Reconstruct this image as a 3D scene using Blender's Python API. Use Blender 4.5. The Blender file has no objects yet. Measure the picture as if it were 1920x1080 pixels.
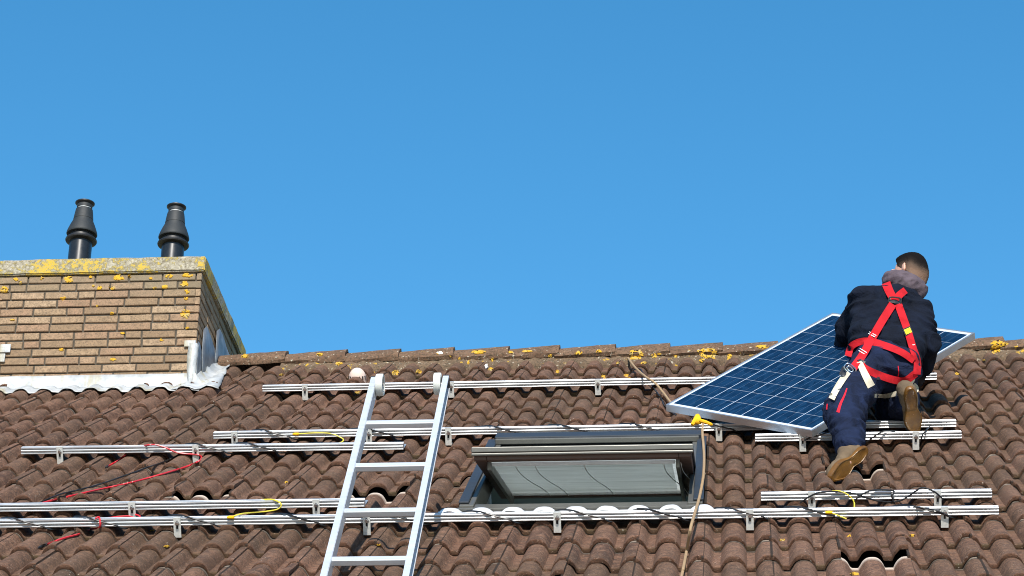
import bpy, bmesh, math, random
import numpy as np
from mathutils import Vector, Matrix, noise
from mathutils.bvhtree import BVHTree
R_ = math.radians
rng = random.Random(7)
SC = bpy.context.scene
COL = SC.collection

# ------------------------------------------------------------------ camera, sky, sun
F_PX = 4861.53                                   # focal length in pixels of a 1920 px wide picture
TH = 0.59113                                     # roof pitch
CAM = np.array([3.1824, -15.4355, -7.0940])
PIT, YAW, ROL = R_(26.1408), R_(5.5659), R_(1.2492)
CR = (Matrix.Rotation(YAW, 3, 'Z') @ Matrix.Rotation(math.pi/2 + PIT, 3, 'X') @ Matrix.Rotation(ROL, 3, 'Z'))
CRn = np.array(CR)
cd = bpy.data.cameras.new('camera'); cam = bpy.data.objects.new('camera', cd); COL.objects.link(cam)
cd.sensor_width = 36; cd.lens = F_PX/1920*36; cd.clip_start = 0.1; cd.clip_end = 3000
cam.matrix_world = Matrix.Translation(Vector(CAM)) @ CR.to_4x4()
SC.camera = cam

SV = np.array([0, math.cos(TH), math.sin(TH)]); NV = np.array([0, -math.sin(TH), math.cos(TH)]); XV = np.array([1., 0, 0])
def W(u, s, n): return u*XV + s*SV + n*NV        # roof coordinates: along the ridge, up the slope, off the slope
LD = -0.06*XV + 0.37*SV - NV; LD = LD/np.linalg.norm(LD)   # the way the sunlight travels
SUN_EL = math.asin(-LD[2]); SUN_AZ = math.atan2(-LD[0], -LD[1])

world = bpy.data.worlds.new('World'); SC.world = world; world.use_nodes = True
wn = world.node_tree.nodes; wl = world.node_tree.links
bg = wn['Background']; sky = wn.new('ShaderNodeTexSky'); sky.sky_type = 'NISHITA'; sky.sun_disc = False
sky.sun_elevation = SUN_EL; sky.sun_rotation = SUN_AZ; sky.altitude = 0; sky.air_density = 1.0; sky.dust_density = 0.3; sky.ozone_density = 2.2
hs = wn.new('ShaderNodeHueSaturation'); hs.inputs['Hue'].default_value = 0.489; hs.inputs['Saturation'].default_value = 1.33
wl.new(sky.outputs[0], hs.inputs['Color']); wl.new(hs.outputs[0], bg.inputs[0]); bg.inputs[1].default_value = 0.15
sl = bpy.data.lights.new('sun', 'SUN'); sl.energy = 4.8; sl.angle = R_(0.53); sl.color = (1, 0.94, 0.85)
so = bpy.data.objects.new('sun', sl); COL.objects.link(so)
so.rotation_euler = Vector(LD).to_track_quat('-Z', 'Y').to_euler()
SC.view_settings.view_transform = 'Standard'; SC.view_settings.look = 'None'
SC.view_settings.exposure = 0.47
SC.cycles.filter_width = 1.0; SC.view_settings.gamma = 1.0

def ray(x, y):
    d = CRn @ np.array([(x-960)/F_PX, -(y-540)/F_PX, -1.0]); return d/np.linalg.norm(d)
def at(x, y, n=0.0):                             # the point of the plane n above the roof seen at a pixel: (u, s, n)
    d = ray(x, y); P = CAM + d*((n - CAM@NV)/(d@NV)); return P@XV, P@SV, n
def atW(x, y, n=0.0): return W(*at(x, y, n))
def atY(x, y, Y):
    d = ray(x, y); return CAM + d*((Y-CAM[1])/d[1])

# ------------------------------------------------------------------ materials
class NT:
    def __init__(s, name):
        s.m = bpy.data.materials.new(name); s.m.use_nodes = True; s.t = s.m.node_tree; s.n = s.t.nodes; s.b = s.n['Principled BSDF']
        s.tc = s.n.new('ShaderNodeTexCoord').outputs['Object']
    def set(s, **k):
        for a, v in k.items(): s.b.inputs[a.replace('_', ' ')].default_value = v
        return s
    def link(s, a, b): s.t.links.new(a, b)
    def noise(s, scale, detail=4, rough=.6, vec=None, dist=0):
        x = s.n.new('ShaderNodeTexNoise'); x.inputs['Scale'].default_value = scale; x.inputs['Detail'].default_value = detail
        x.inputs['Roughness'].default_value = rough; x.inputs['Distortion'].default_value = dist
        s.link(vec or s.tc, x.inputs['Vector']); return x.outputs['Fac']
    def map(s, scale=(1, 1, 1), loc=(0, 0, 0), vec=None):
        x = s.n.new('ShaderNodeMapping'); x.inputs['Scale'].default_value = scale; x.inputs['Location'].default_value = loc
        s.link(vec or s.tc, x.inputs['Vector']); return x.outputs[0]
    def ramp(s, fac, *st, interp='LINEAR'):
        x = s.n.new('ShaderNodeValToRGB'); x.color_ramp.interpolation = interp; e = x.color_ramp.elements
        while len(e) < len(st): e.new(.5)
        for i, (p, c) in enumerate(st):
            e[i].position = p; e[i].color = (c, c, c, 1) if isinstance(c, (int, float)) else (*c, 1)
        s.link(fac, x.inputs[0]); return x.outputs[0]
    def mix(s, fac, a, b, mode='MIX'):
        x = s.n.new('ShaderNodeMix'); x.data_type = 'RGBA'; x.blend_type = mode
        for v, k in ((fac, 0), (a, 6), (b, 7)):
            if isinstance(v, (int, float)): x.inputs[k].default_value = v
            elif isinstance(v, tuple): x.inputs[k].default_value = (*v, 1)
            else: s.link(v, x.inputs[k])
        return x.outputs[2]
    def math(s, op, a, b=0.0, c=0.0):
        x = s.n.new('ShaderNodeMath'); x.operation = op
        for i, v in enumerate((a, b, c)):
            if isinstance(v, (int, float)): x.inputs[i].default_value = v
            else: s.link(v, x.inputs[i])
        return x.outputs[0]
    def attr(s, name):
        x = s.n.new('ShaderNodeAttribute'); x.attribute_name = name; return x.outputs['Fac']
    def sep(s, vec=None):
        x = s.n.new('ShaderNodeSeparateXYZ'); s.link(vec or s.tc, x.inputs[0]); return x.outputs
    def bump(s, h, strength=.4, dist=.004, prev=None):
        x = s.n.new('ShaderNodeBump'); x.inputs['Strength'].default_value = strength; x.inputs['Distance'].default_value = dist
        s.link(h, x.inputs['Height'])
        if prev: s.link(prev, x.inputs['Normal'])
        s.link(x.outputs[0], s.b.inputs['Normal']); return x.outputs[0]
    def col(s, c): s.link(c, s.b.inputs['Base Color']); return s
    def rough(s, c): s.link(c, s.b.inputs['Roughness']); return s

def simple(name, c, rough=.6, metal=0.0, var=.15, scale=30, bump=0.0, bscale=200, spec=.5):
    t = NT(name); t.set(Roughness=rough, Metallic=metal); t.b.inputs['Specular IOR Level'].default_value = spec
    nz = t.noise(scale, 5)
    t.col(t.mix(nz, tuple(x*(1-var) for x in c), tuple(min(1, x*(1+var)) for x in c)))
    t.rough(t.ramp(nz, (.3, max(.02, rough-.07)), (.7, min(1, rough+.07))))
    if bump: t.bump(t.noise(bscale, 3), bump, .003)
    return t.m
M = {}
def mats():
    # concrete tiles
    t = NT('concrete_tile'); r = t.attr('rnd'); fr = t.attr('front'); fh = t.attr('fresh')
    base = t.ramp(r, (0, (.075, .036, .023)), (.18, (.122, .058, .035)), (.45, (.148, .073, .044)), (.75, (.182, .092, .057)), (.92, (.218, .116, .075)), (1, (.105, .056, .036)))
    big = t.noise(1.1, 4); mid = t.noise(17, 7, .72); fine = t.noise(105, 5, .8)
    c = t.mix(t.ramp(mid, (.42, 0), (.66, 1)), base, (.28, .148, .092))
    c = t.mix(t.math('MULTIPLY', t.ramp(big, (.42, 0), (.62, 1)), .45), c, (.080, .058, .030))            # faint moss film
    strk = t.noise(1, 5, .7, t.map((26, 90, 90)), 1.2)
    c = t.mix(t.math('MULTIPLY', t.ramp(strk, (.45, 0), (.60, 1)), .85), c, (.042, .028, .021))            # soot blotches
    c = t.mix(t.math('MULTIPLY', fr, .6), c, (.085, .036, .020))                                           # reddish edge
    c = t.mix(t.math('MULTIPLY', t.math('MULTIPLY', t.attr('pan'), t.ramp(t.noise(6, 3), (.4, 0), (.6, 1))), .65), c, (.060, .050, .022))
    c = t.mix(t.math('MULTIPLY', t.ramp(fine, (.40, 1), (.52, 0)), .7), c, (.050, .031, .022))
    c = t.mix(t.math('MULTIPLY', t.ramp(t.noise(80, 3, .7, t.map((1, 1, 1), (7, 1, 2))), (.60, 0), (.68, 1)), .5), c, (.36, .25, .19))
    spk = t.n.new('ShaderNodeTexVoronoi'); spk.inputs['Scale'].default_value = 42; t.link(t.tc, spk.inputs['Vector'])
    c = t.mix(t.math('MULTIPLY', t.ramp(spk.outputs['Distance'], (.09, 1), (.13, 0)), t.ramp(t.noise(7, 2), (.57, 0), (.66, 1))), c, (.5, .45, .38))
    c = t.mix(t.math('MULTIPLY', t.attr('gap_shade'), .9), c, (.018, .013, .009)); c = t.mix(fh, c, (.62, .52, .43))  # shade under tile laps and along seams painted dark
    t.col(c); t.set(Roughness=.88); t.b.inputs['Specular IOR Level'].default_value = .25
    p = t.bump(mid, .5, .014); t.bump(fine, .8, .005, p); M['tile'] = t.m
    # ridge tiles / mortar
    def mossy(name, c1, c2, lich):
        t = NT(name); a = t.noise(9, 6, .7); b = t.noise(70, 4, .7)
        c = t.mix(t.ramp(a, (.3, 0), (.7, 1)), c1, c2)
        c = t.mix(t.math('MULTIPLY', t.ramp(b, (.38, 1), (.52, 0)), .75), c, (.04, .035, .024))
        c = t.mix(t.ramp(t.noise(48, 3, .6), (.63, 0), (.68, .8)), c, (.42, .38, .30))
        c = t.mix(t.ramp(t.noise(13, 5, .7, t.map((1, 1, 1), (3, 5, 1))), (.60-lich, 0), (.66-lich, 1)), c, (.50, .30, .03))
        t.col(c); t.set(Roughness=.95); t.b.inputs['Specular IOR Level'].default_value = .2
        p = t.bump(a, .5, .02); t.bump(b, .7, .006, p); return t.m
    M['ridge'] = mossy('ridge_tile', (.105, .060, .038), (.185, .115, .074), -.045)
    M['mortar'] = mossy('ridge_mortar', (.095, .064, .040), (.17, .115, .074), .0)
    # bricks
    t = NT('brick'); r = t.attr('rnd'); z = t.attr('grime')
    c = t.ramp(r, (0, (.22, .140, .080)), (.3, (.31, .207, .122)), (.55, (.36, .246, .150)), (.75, (.29, .172, .104)), (1, (.40, .285, .178)))
    c = t.mix(t.math('MULTIPLY', t.ramp(t.noise(24, 6, .7), (.38, 0), (.66, 1)), .7), c, (.17, .115, .065))
    c = t.mix(t.math('MULTIPLY', t.ramp(t.noise(95, 4, .75), (.38, 1), (.52, 0)), .65), c, (.09, .062, .040))
    c = t.mix(t.math('MULTIPLY', z, .7), c, (.165, .14, .09))
    t.col(c); t.set(Roughness=.92); p = t.bump(t.noise(40, 5), .4, .008); t.bump(t.noise(220, 3), .5, .003, p); M['brick'] = t.m
    M['joint'] = simple('brick_mortar', (.070, .058, .043), .95, 0, .4, 60, .5)
    # chimney cap concrete with lichen crust
    t = NT('cap_concrete'); a = t.noise(60, 5, .7); z = t.noise(4.5, 4, .6); l = t.noise(34, 7, .75)
    c = t.mix(t.ramp(a, (.35, 0), (.65, 1)), (.15, .125, .085), (.42, .38, .29))
    th = t.math('ADD', l, t.math('MULTIPLY', t.ramp(z, (.37, 0), (.61, 1)), .20))
    c = t.mix(t.ramp(th, (.585, 0), (.66, .9)), c, (.37, .29, .075))
    c = t.mix(t.math('MULTIPLY', t.ramp(th, (.65, 0), (.71, 1)), t.ramp(t.noise(110, 3), (.40, 0), (.58, 1))), c, (.53, .32, .02))
    t.col(c); t.set(Roughness=.95); p = t.bump(a, .5, .006); t.bump(t.ramp(th, (.58, 0), (.66, 1)), .6, .006, p); M['cap'] = t.m
    t = NT('lichen'); a = t.noise(90, 4, .7)
    c = t.mix(t.ramp(a, (.3, 0), (.7, 1)), (.42, .20, .010), (.68, .42, .03)); c = t.mix(t.ramp(t.noise(28, 4), (.52, 0), (.66, .75)), c, (.36, .33, .17)); t.col(c); t.set(Roughness=.95); t.bump(a, .9, .008); M['lichen'] = t.m
    # lead
    t = NT('lead'); a = t.noise(7, 5, .65); w = t.noise(1, 4, .6, t.map((9, 9, 1.2)))
    c = t.mix(t.ramp(a, (.3, 0), (.72, 1)), (.26, .27, .275), (.52, .53, .53))
    c = t.mix(t.math('MULTIPLY', t.ramp(w, (.55, 0), (.66, 1)), .65), c, (.30, .25, .13))
    t.col(c); t.set(Roughness=.6, Metallic=.1); t.bump(a, .7, .02); M['lead'] = t.m
    t = NT('dull_lead'); a = t.noise(9, 5, .65)
    t.col(t.mix(t.ramp(a, (.3, 0), (.72, 1)), (.08, .088, .10), (.24, .26, .28))); t.set(Roughness=.5, Metallic=.4); t.bump(a, .5, .02); M['lead_dull'] = t.m
    t = NT('pale_apron'); a = t.noise(12, 5)
    t.col(t.mix(a, (.62, .62, .63), (.80, .80, .80))); t.set(Roughness=.6); t.bump(a, .4, .01); M['apron'] = t.m
    # metals
    def alu(name, c, rough, metal):
        t = NT(name); a = t.noise(1, 4, .6, t.map((3, 120, 120))); b = t.noise(9, 4)
        t.col(t.mix(t.ramp(b, (.3, 0), (.7, 1)), tuple(x*.9 for x in c), c)); t.set(Metallic=metal)
        t.rough(t.ramp(a, (.3, rough-.07), (.7, rough+.08))); t.bump(a, .06, .001); return t.m
    M['rail'] = alu('rail_aluminium', (.64, .655, .67), .34, .75)
    M['ladder'] = alu('ladder_aluminium', (.70, .73, .77), .42, .55)
    M['bracket'] = simple('galvanised_steel', (.60, .60, .57), .5, .3, .2, 90, .2)
    M['bolt'] = simple('stainless_bolt', (.7, .7, .7), .25, 1.0)
    M['frame_alu'] = alu('panel_frame_aluminium', (.60, .61, .63), .36, .85)
    M['black_pl'] = simple('black_plastic', (.022, .023, .025), .45, 0, .2, 60)
    M['pot'] = simple('flue_plastic', (.014, .017, .019), .65, 0, .35, 14, .2, 80)
    M['pot_pipe'] = simple('flue_pipe', (.014, .015, .017), .32, .2, .2, 20)
    M['pot_dark'] = simple('flue_rim', (.012, .012, .013), .5, 0, .2, 30)
    M['wheel'] = simple('grey_rubber', (.56, .56, .52), .7, 0, .12, 25, .2)
    M['vent'] = simple('vent_clay', (.60, .47, .40), .8, 0, .12, 60, .3)
    M['dark'] = simple('underlay', (.012, .011, .010), .95, 0, .3, 20)
    M['timber'] = simple('brown_timber', (.06, .026, .014), .6, 0, .4, 20)
    M['clad'] = simple('window_cladding', (.125, .122, .110), .42, .35, .15, 12, .1, 60)
    M['clad_blue'] = simple('window_cover', (.030, .037, .048), .5, .2, .15, 12, .1, 60)
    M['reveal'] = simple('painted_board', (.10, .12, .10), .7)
    M['white'] = simple('white_paint', (.72, .72, .70), .6)
    t = NT('window_glass'); g_ = t.n.new('ShaderNodeBsdfGlossy'); g_.inputs['Roughness'].default_value = .03; tr = t.n.new('ShaderNodeBsdfTransparent'); tr.inputs[0].default_value = (.92, .95, .935, 1)
    mx = t.n.new('ShaderNodeMixShader'); fz = t.n.new('ShaderNodeFresnel'); t.link(fz.outputs[0], mx.inputs[0]); t.link(tr.outputs[0], mx.inputs[1]); t.link(g_.outputs[0], mx.inputs[2]); t.link(mx.outputs[0], t.n['Material Output'].inputs[0]); M['glass'] = t.m
    t = NT('blind_cloth'); st = t.noise(1, 5, .7, t.map((.5, 26, 26))); t.col(t.ramp(st, (.35, (.40, .45, .42)), (.65, (.75, .80, .77)))); t.set(Roughness=.24, Metallic=.55); tl = t.n.new('ShaderNodeBsdfTranslucent'); t.link(t.ramp(st, (.38, (.52, .54, .52)), (.50, (.80, .82, .80)), (.58, (.62, .64, .62)), (.66, (.95, .96, .95))), tl.inputs[0])  # pale streaks paint a window reflection into the cloth colour
    mx = t.n.new('ShaderNodeMixShader'); mx.inputs[0].default_value = .68; t.link(t.b.outputs[0], mx.inputs[1]); t.link(tl.outputs[0], mx.inputs[2]); t.link(mx.outputs[0], t.n['Material Output'].inputs[0]); M['blind'] = t.m
    t.b.inputs['Base Color'].default_value = (.55, .62, .60, 1); t.b.inputs['Specular IOR Level'].default_value = 1.0; M['glass'] = t.m
    # solar cells
    t = NT('solar_cells'); x, y, z = t.sep()
    def grid(v, n, size, w):
        q = t.math('ADD', t.math('DIVIDE', v, size), n/2.0); f = t.math('FRACT', q)
        d = t.math('MINIMUM', f, t.math('SUBTRACT', 1.0, f)); return t.math('LESS_THAN', d, w)
    cw = .1575
    gx = grid(x, 6, cw, .010); gy = grid(y, 10, cw, .0085)
    out = t.math('MAXIMUM', t.math('GREATER_THAN', t.math('ABSOLUTE', x), cw*3), t.math('GREATER_THAN', t.math('ABSOLUTE', y), cw*5))
    line = t.math('MAXIMUM', t.math('MAXIMUM', gx, t.math('MULTIPLY', gy, .6)), out)
    fx = t.math('FRACT', t.math('ADD', t.math('DIVIDE', x, cw/3), .5)); bus = t.math('LESS_THAN', t.math('ABSOLUTE', t.math('SUBTRACT', fx, .5)), .012)
    v = t.n.new('ShaderNodeTexVoronoi'); v.inputs['Scale'].default_value = 55; t.link(t.map((1, .35, 1)), v.inputs['Vector'])
    cell = t.mix(t.ramp(t.sep(v.outputs['Color'])[0], (0, 0), (1, 1)), (.0025, .014, .040), (.006, .029, .074))
    cell = t.mix(t.math('MULTIPLY', bus, .30), cell, (.25, .33, .45))
    t.col(t.mix(line, cell, (.46, .53, .62))); t.set(Roughness=.35, IOR=1.22); t.b.inputs['Specular IOR Level'].default_value = .2
    M['cells'] = t.m
    # cloth, skin
    def cloth(name, c, var=.3, fold=.5):
        t = NT(name); a = t.noise(9, 5, .6, None, .8); w = t.noise(420, 2)
        t.col(t.mix(t.ramp(a, (.3, 0), (.7, 1)), tuple(q*(1-var) for q in c), tuple(q*(1+var) for q in c)))
        t.set(Roughness=.9); t.b.inputs['Specular IOR Level'].default_value = .2
        p = t.bump(a, fold, .03); t.bump(w, .2, .0015, p); return t.m
    M['jacket'] = cloth('jacket_cloth', (.0027, .0052, .0135), .45, .9)
    M['trousers'] = cloth('trouser_cloth', (.0070, .0125, .036), .5, .8)
    M['hood'] = cloth('hood_cloth', (.085, .065, .078), .25)
    M['red'] = cloth('red_webbing', (.42, .010, .016), .22, .25)
    M['cream'] = cloth('cream_webbing', (.56, .50, .38), .2, .1)
    M['yellow_l'] = cloth('yellow_label', (.75, .55, .03), .1, .1)
    M['piping'] = cloth('red_piping', (.55, .015, .03), .1, .1)
    t = NT('skin'); a = t.noise(60, 4); t.col(t.mix(a, (.50, .26, .18), (.62, .35, .25))); t.set(Roughness=.5)
    t.b.inputs['Subsurface Weight'].default_value = .1; t.b.inputs['Subsurface Scale'].default_value = .01; M['skin'] = t.m
    t = NT('short_hair'); f = t.attr('fade_shade'); nz = t.noise(330, 3, .8)
    k = t.math('ADD', f, t.math('MULTIPLY', t.math('SUBTRACT', nz, .5), .85))
    t.col(t.ramp(k, (.1, (.17, .105, .072)), (.45, (.085, .058, .043)), (.68, (.018, .014, .012)), (1, (.006, .005, .005)))); t.set(Roughness=.9); t.b.inputs['Specular IOR Level'].default_value = .08
    t.bump(nz, .9, .005); M['hair'] = t.m
    t = NT('gum_rubber'); a = t.noise(16, 5); w = t.noise(1, 3, .6, t.map((30, 300, 30)))
    c = t.mix(t.ramp(a, (.3, 0), (.7, 1)), (.085, .034, .004), (.20, .090, .012)); c = t.mix(t.ramp(t.noise(45, 4), (.58, 0), (.7, .7)), c, (.07, .035, .015))
    t.col(c); t.set(Roughness=.38); t.bump(w, .5, .004); M['gum'] = t.m
    M['suede'] = cloth('beige_suede', (.125, .088, .055), .3, .4)
    M['glove'] = cloth('dark_glove', (.02, .018, .02), .3)
    M['rope'] = simple('brown_rope', (.30, .20, .11), .9, 0, .35, 60, .6, 300)
    M['c_red'] = simple('red_cable', (.55, .02, .03), .4, 0, .1)
    M['c_black'] = simple('black_cable', (.012, .012, .013), .4, 0, .1)
    M['c_yellow'] = simple('yellow_cable', (.68, .56, .05), .45, 0, .1)
    M['y_cloth'] = cloth('yellow_strap', (.80, .42, .015), .15, .3)
    M['wall'] = simple('wall_brick', (.30, .19, .12), .9, 0, .3, 5, .4, 40)
    M['grass'] = simple('grass', (.07, .10, .035), .95, 0, .5, .6, .4, 20)
    M['bounce_pale'] = simple('pale_bounce_sheet', (.38, .36, .32), .9, 0, .3, 2, .3, 30)
    M['blue'] = simple('blue_plastic', (.02, .20, .45), .4)
    M['roofback'] = simple('back_tiles', (.12, .085, .07), .9, 0, .3, 6, .5, 40)
    M['eye'] = simple('eye_white', (.6, .58, .55), .3)
mats()

# ------------------------------------------------------------------ object helpers
def link(name, me, mat=None, parent=None, smooth=False):
    o = bpy.data.objects.new(name, me); COL.objects.link(o)
    if mat is not None: me.materials.append(M[mat])
    if parent is not None: o.parent = parent
    if smooth: me.polygons.foreach_set('use_smooth', [True]*len(me.polygons))
    return o
def mesh(name, v, f, mat=None, parent=None, smooth=False):
    me = bpy.data.meshes.new(name); me.from_pydata([tuple(map(float, p)) for p in v], [], f); me.update()
    return link(name, me, mat, parent, smooth)
def thing(name, label, cat, group=None, kind=None):
    o = bpy.data.objects.new(name, None); COL.objects.link(o); o.empty_display_size = .1
    return tag(o, label, cat, group)
def tag(o, label, cat, group=None):
    o['label'] = label; o['category'] = cat
    if group: o['group'] = group
    return o
class MB:
    def __init__(s): s.v = []; s.f = []
    def add(s, v, f):
        b = len(s.v); s.v += [np.asarray(p, float) for p in v]; s.f += [tuple(i+b for i in q) for q in f]; return s
    def box8(s, P):     # 8 corners: bottom ring then top ring
        return s.add(P, [(3, 2, 1, 0), (4, 5, 6, 7), (0, 1, 5, 4), (1, 2, 6, 5), (2, 3, 7, 6), (3, 0, 4, 7)])
    def box(s, lo, hi, fr=None):
        (a, b, c), (d, e, f) = lo, hi
        P = [(a, b, c), (d, b, c), (d, e, c), (a, e, c), (a, b, f), (d, b, f), (d, e, f), (a, e, f)]
        return s.box8([fr(*p) for p in P] if fr else P)
    def extrude(s, prof, x0, x1, fr, n=1):   # closed profile of (b, c), swept along a
        k = len(prof); v = [fr(x0+(x1-x0)*i/n, b, c) for i in range(n+1) for b, c in prof]
        f = [(i*k+j, i*k+(j+1) % k, (i+1)*k+(j+1) % k, (i+1)*k+j) for i in range(n) for j in range(k)]
        f += [tuple(range(k))[::-1], tuple(n*k+j for j in range(k))]; return s.add(v, f)
    def tube(s, pts, r, n=8, cap=True):
        pts = [np.asarray(p, float) for p in pts]; rr = r if hasattr(r, '__len__') else [r]*len(pts)
        up = np.array([.3, .2, .93]); ring = []
        for i, p in enumerate(pts):
            t = pts[min(i+1, len(pts)-1)] - pts[max(i-1, 0)]; t = t/(np.linalg.norm(t)+1e-12)
            a = up - t*(up@t); a /= np.linalg.norm(a)+1e-9; up = a; b = np.cross(t, a)
            ring += [p + rr[i]*(math.cos(2*math.pi*j/n)*a + math.sin(2*math.pi*j/n)*b) for j in range(n)]
        f = [(i*n+j, i*n+(j+1) % n, (i+1)*n+(j+1) % n, (i+1)*n+j) for i in range(len(pts)-1) for j in range(n)]
        if cap: f += [tuple(range(n))[::-1], tuple((len(pts)-1)*n+j for j in range(n))]
        return s.add(ring, f)
    def lathe(s, prof, c, axis=(0, 0, 1), n=32):    # prof: (radius, height)
        ax = np.asarray(axis, float); ax /= np.linalg.norm(ax); a = np.cross(ax, (0, 1, 0) if abs(ax[1]) < .9 else (1, 0, 0)); a /= np.linalg.norm(a); b = np.cross(ax, a)
        v = [np.asarray(c)+ax*h+r*(math.cos(2*math.pi*j/n)*a+math.sin(2*math.pi*j/n)*b) for r, h in prof for j in range(n)]
        f = [(i*n+j, i*n+(j+1) % n, (i+1)*n+(j+1) % n, (i+1)*n+j) for i in range(len(prof)-1) for j in range(n)]
        return s.add(v, f)
    def obj(s, name, mat, parent=None, smooth=False, bevel=0.0, seg=2, angle=40):
        o = mesh(name, s.v, s.f, mat, parent, smooth)
        if bevel:
            m = o.modifiers.new('bevel', 'BEVEL'); m.width = bevel; m.segments = seg; m.limit_method = 'ANGLE'; m.angle_limit = R_(angle)
        if smooth:
            o.data.set_sharp_from_angle(angle=R_(38))
        return o
def cat(pts, n=8):      # Catmull-Rom
    P = [np.asarray(p, float) for p in pts]; P = [2*P[0]-P[1]] + P + [2*P[-1]-P[-2]]; out = []
    for i in range(1, len(P)-2):
        for k in range(n):
            t = k/n; a, b, c, d = P[i-1:i+3]
            out.append(.5*((2*b)+(c-a)*t+(2*a-5*b+4*c-d)*t*t+(3*b-a-3*c+d)*t**3))
    out.append(P[-2]); return out

# ------------------------------------------------------------------ ground and house
GZ = -8.75
pv_ = mesh('bounce_sheet', [(-60, -60, GZ+.004), (60, -60, GZ+.004), (60, 20, GZ+.004), (-60, 20, GZ+.004)], [(0, 1, 2, 3)], 'bounce_pale'); pv_['kind'] = 'structure'  # unseen pale sheet added to bounce light up to window and rails
g = mesh('ground', [(-500, -500, GZ), (500, -500, GZ), (500, 500, GZ), (-500, 500, GZ)], [(0, 1, 2, 3)], 'grass'); g['kind'] = 'structure'

house = thing('house', 'brown tiled house roof with lichen on its ridge under a clear blue sky', 'house')
GAU = 0.37384
def prof(x):
    x = (x + .075) % .15 - .075; a = abs(x)/.056
    return 0.0 if a >= 1 else .048*(1-a**2.7)**.82
def tile_n(u, s):       # height of the tile surface at (u, s)
    t = ((s/GAU) % 1.0); return prof(u+.012) - .047 + .008 - .024*t
RIDGE_S, RIDGE_N = .06, -.02
U0, U1 = -10, 25        # tile columns (seam numbers)
ROWS = range(0, 19)
SLID = {(15, 12): .125, (10, 12): .10, (11, 4): .12, (11, 1): .10, (16, 7): .10, (16, 3): .11, (3, 1): .05}
def win_hole(r, k): return 9 <= r <= 12 and 6 <= k <= 9
def chim_hole(u0, u1, sa): return u1 < -.30 and u0 > -1.75 and sa > -.95
def build_tiles():
    V = []; Fc = []; rnd = []; frt = []; fresh = []; gap_shade = []; pan = []
    bare = {(r+1, k) for r, k in SLID}
    ul = [-.010, -.001, .003] + [i*.0090 for i in range(1, 32)] + [.288, .2975]
    for r in ROWS:
        for k in range(U0, U1):
            if win_hole(r, k): continue
            u0 = k*.3+.006; s0 = -GAU*r
            if r == 0: continue
            if chim_hole(u0, u0+.3, s0): continue
            du = rng.uniform(-.0025, .0025); ds = rng.uniform(-.010, .010); dn = rng.uniform(-.001, .0035); tw = rng.uniform(-.0015, .0015); rot = rng.uniform(-.010, .010)
            slide = SLID.get((r, k), 0.0); ds += slide; lift = .012 if slide else 0.0
            L = GAU+.07
            if r == 1: L = GAU-.02
            sl = [0, .0025, .008, .05, .14, .25, min(GAU-.013, L-.03), min(GAU-.004, L-.02), L]
            tone = rng.random(); b = len(V); nu = len(ul)
            seed = Vector((k*3.1, r*7.7, 0))
            for j, sj in enumerate(sl):
                for i, x in enumerate(ul):
                    u = u0+x+du; h = prof(u-du+.012) - .047+.008 - (.002 if x < 0 else 0)
                    ov = max(0, min(1, (x-.250)/.008)); h += .0025*ov
                    ss = sj
                    if j <= 2 and ov > 0: ss += ov*(.014+.020*abs(noise.noise(Vector((x*160, 0, 0))+seed)))
                    if j <= 2: ss += .003*noise.noise(Vector((x*90, 1, 0))+seed)
                    n = h - .024*ss/GAU + dn + tw*(x-.15)/.15 + lift*(1-ss/L) + .002*noise.noise(Vector((x*14, ss*14, 0))+seed)
                    if j == 0: n -= .005
                    if j == 1: n -= .0015
                    V.append(W(u - rot*ss, s0+ss+ds, n)); rnd.append(tone); frt.append(1.0 if j <= 1 else .35 if j == 2 else 0); fresh.append(1.0 if (j == 8 and r > 1) else 0.0); gap_shade.append(1.0 if i < 2 or (j >= 7 and (r, k) not in bare) else 0.0)
            for j in range(len(sl)-1):
                for i in range(nu-1): a = b+j*nu+i; Fc.append((a, a+1, a+nu+1, a+nu))
            c0 = len(V)
            for i in range(nu): V.append(V[b+i]-NV*.0175+SV*.003+NV*(.002*noise.noise(Vector((ul[i]*120, 5, 0))+seed))); rnd.append(tone); frt.append(1.0); fresh.append(0); gap_shade.append(0)
            for i in range(nu-1): Fc.append((c0+i, c0+i+1, b+i+1, b+i))
            c1 = len(V); hb = b+(len(sl)-1)*nu
            for i in range(nu): V.append(V[hb+i]-NV*.020); rnd.append(tone); frt.append(0); fresh.append(1.0 if r > 1 else 0); gap_shade.append(0)
            for i in range(nu-1): Fc.append((hb+i, hb+i+1, c1+i+1, c1+i))
            for side in (0, nu-1):
                c2 = len(V)
                for j in range(len(sl)): V.append(V[b+j*nu+side]-NV*.016); rnd.append(tone*.5); frt.append(.6); fresh.append(0); gap_shade.append(.45)
                for j in range(len(sl)-1):
                    q = (b+j*nu+side, b+(j+1)*nu+side, c2+j+1, c2+j); Fc.append(q if side else q[::-1])
    for p_, q_ in zip(V, frt):
        pan.append(min(1., q_*1.3)*(1.0 if prof(p_[0]+.012) < .004 else 0.0))
    me = bpy.data.meshes.new('roof'); me.from_pydata([tuple(p) for p in V], [], Fc); me.update()
    for nm, arr in (('rnd', rnd), ('front', frt), ('fresh', fresh), ('gap_shade', gap_shade), ('pan', pan)):
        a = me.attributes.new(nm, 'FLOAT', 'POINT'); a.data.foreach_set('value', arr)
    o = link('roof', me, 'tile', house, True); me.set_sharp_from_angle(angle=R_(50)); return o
roof = build_tiles()

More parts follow.
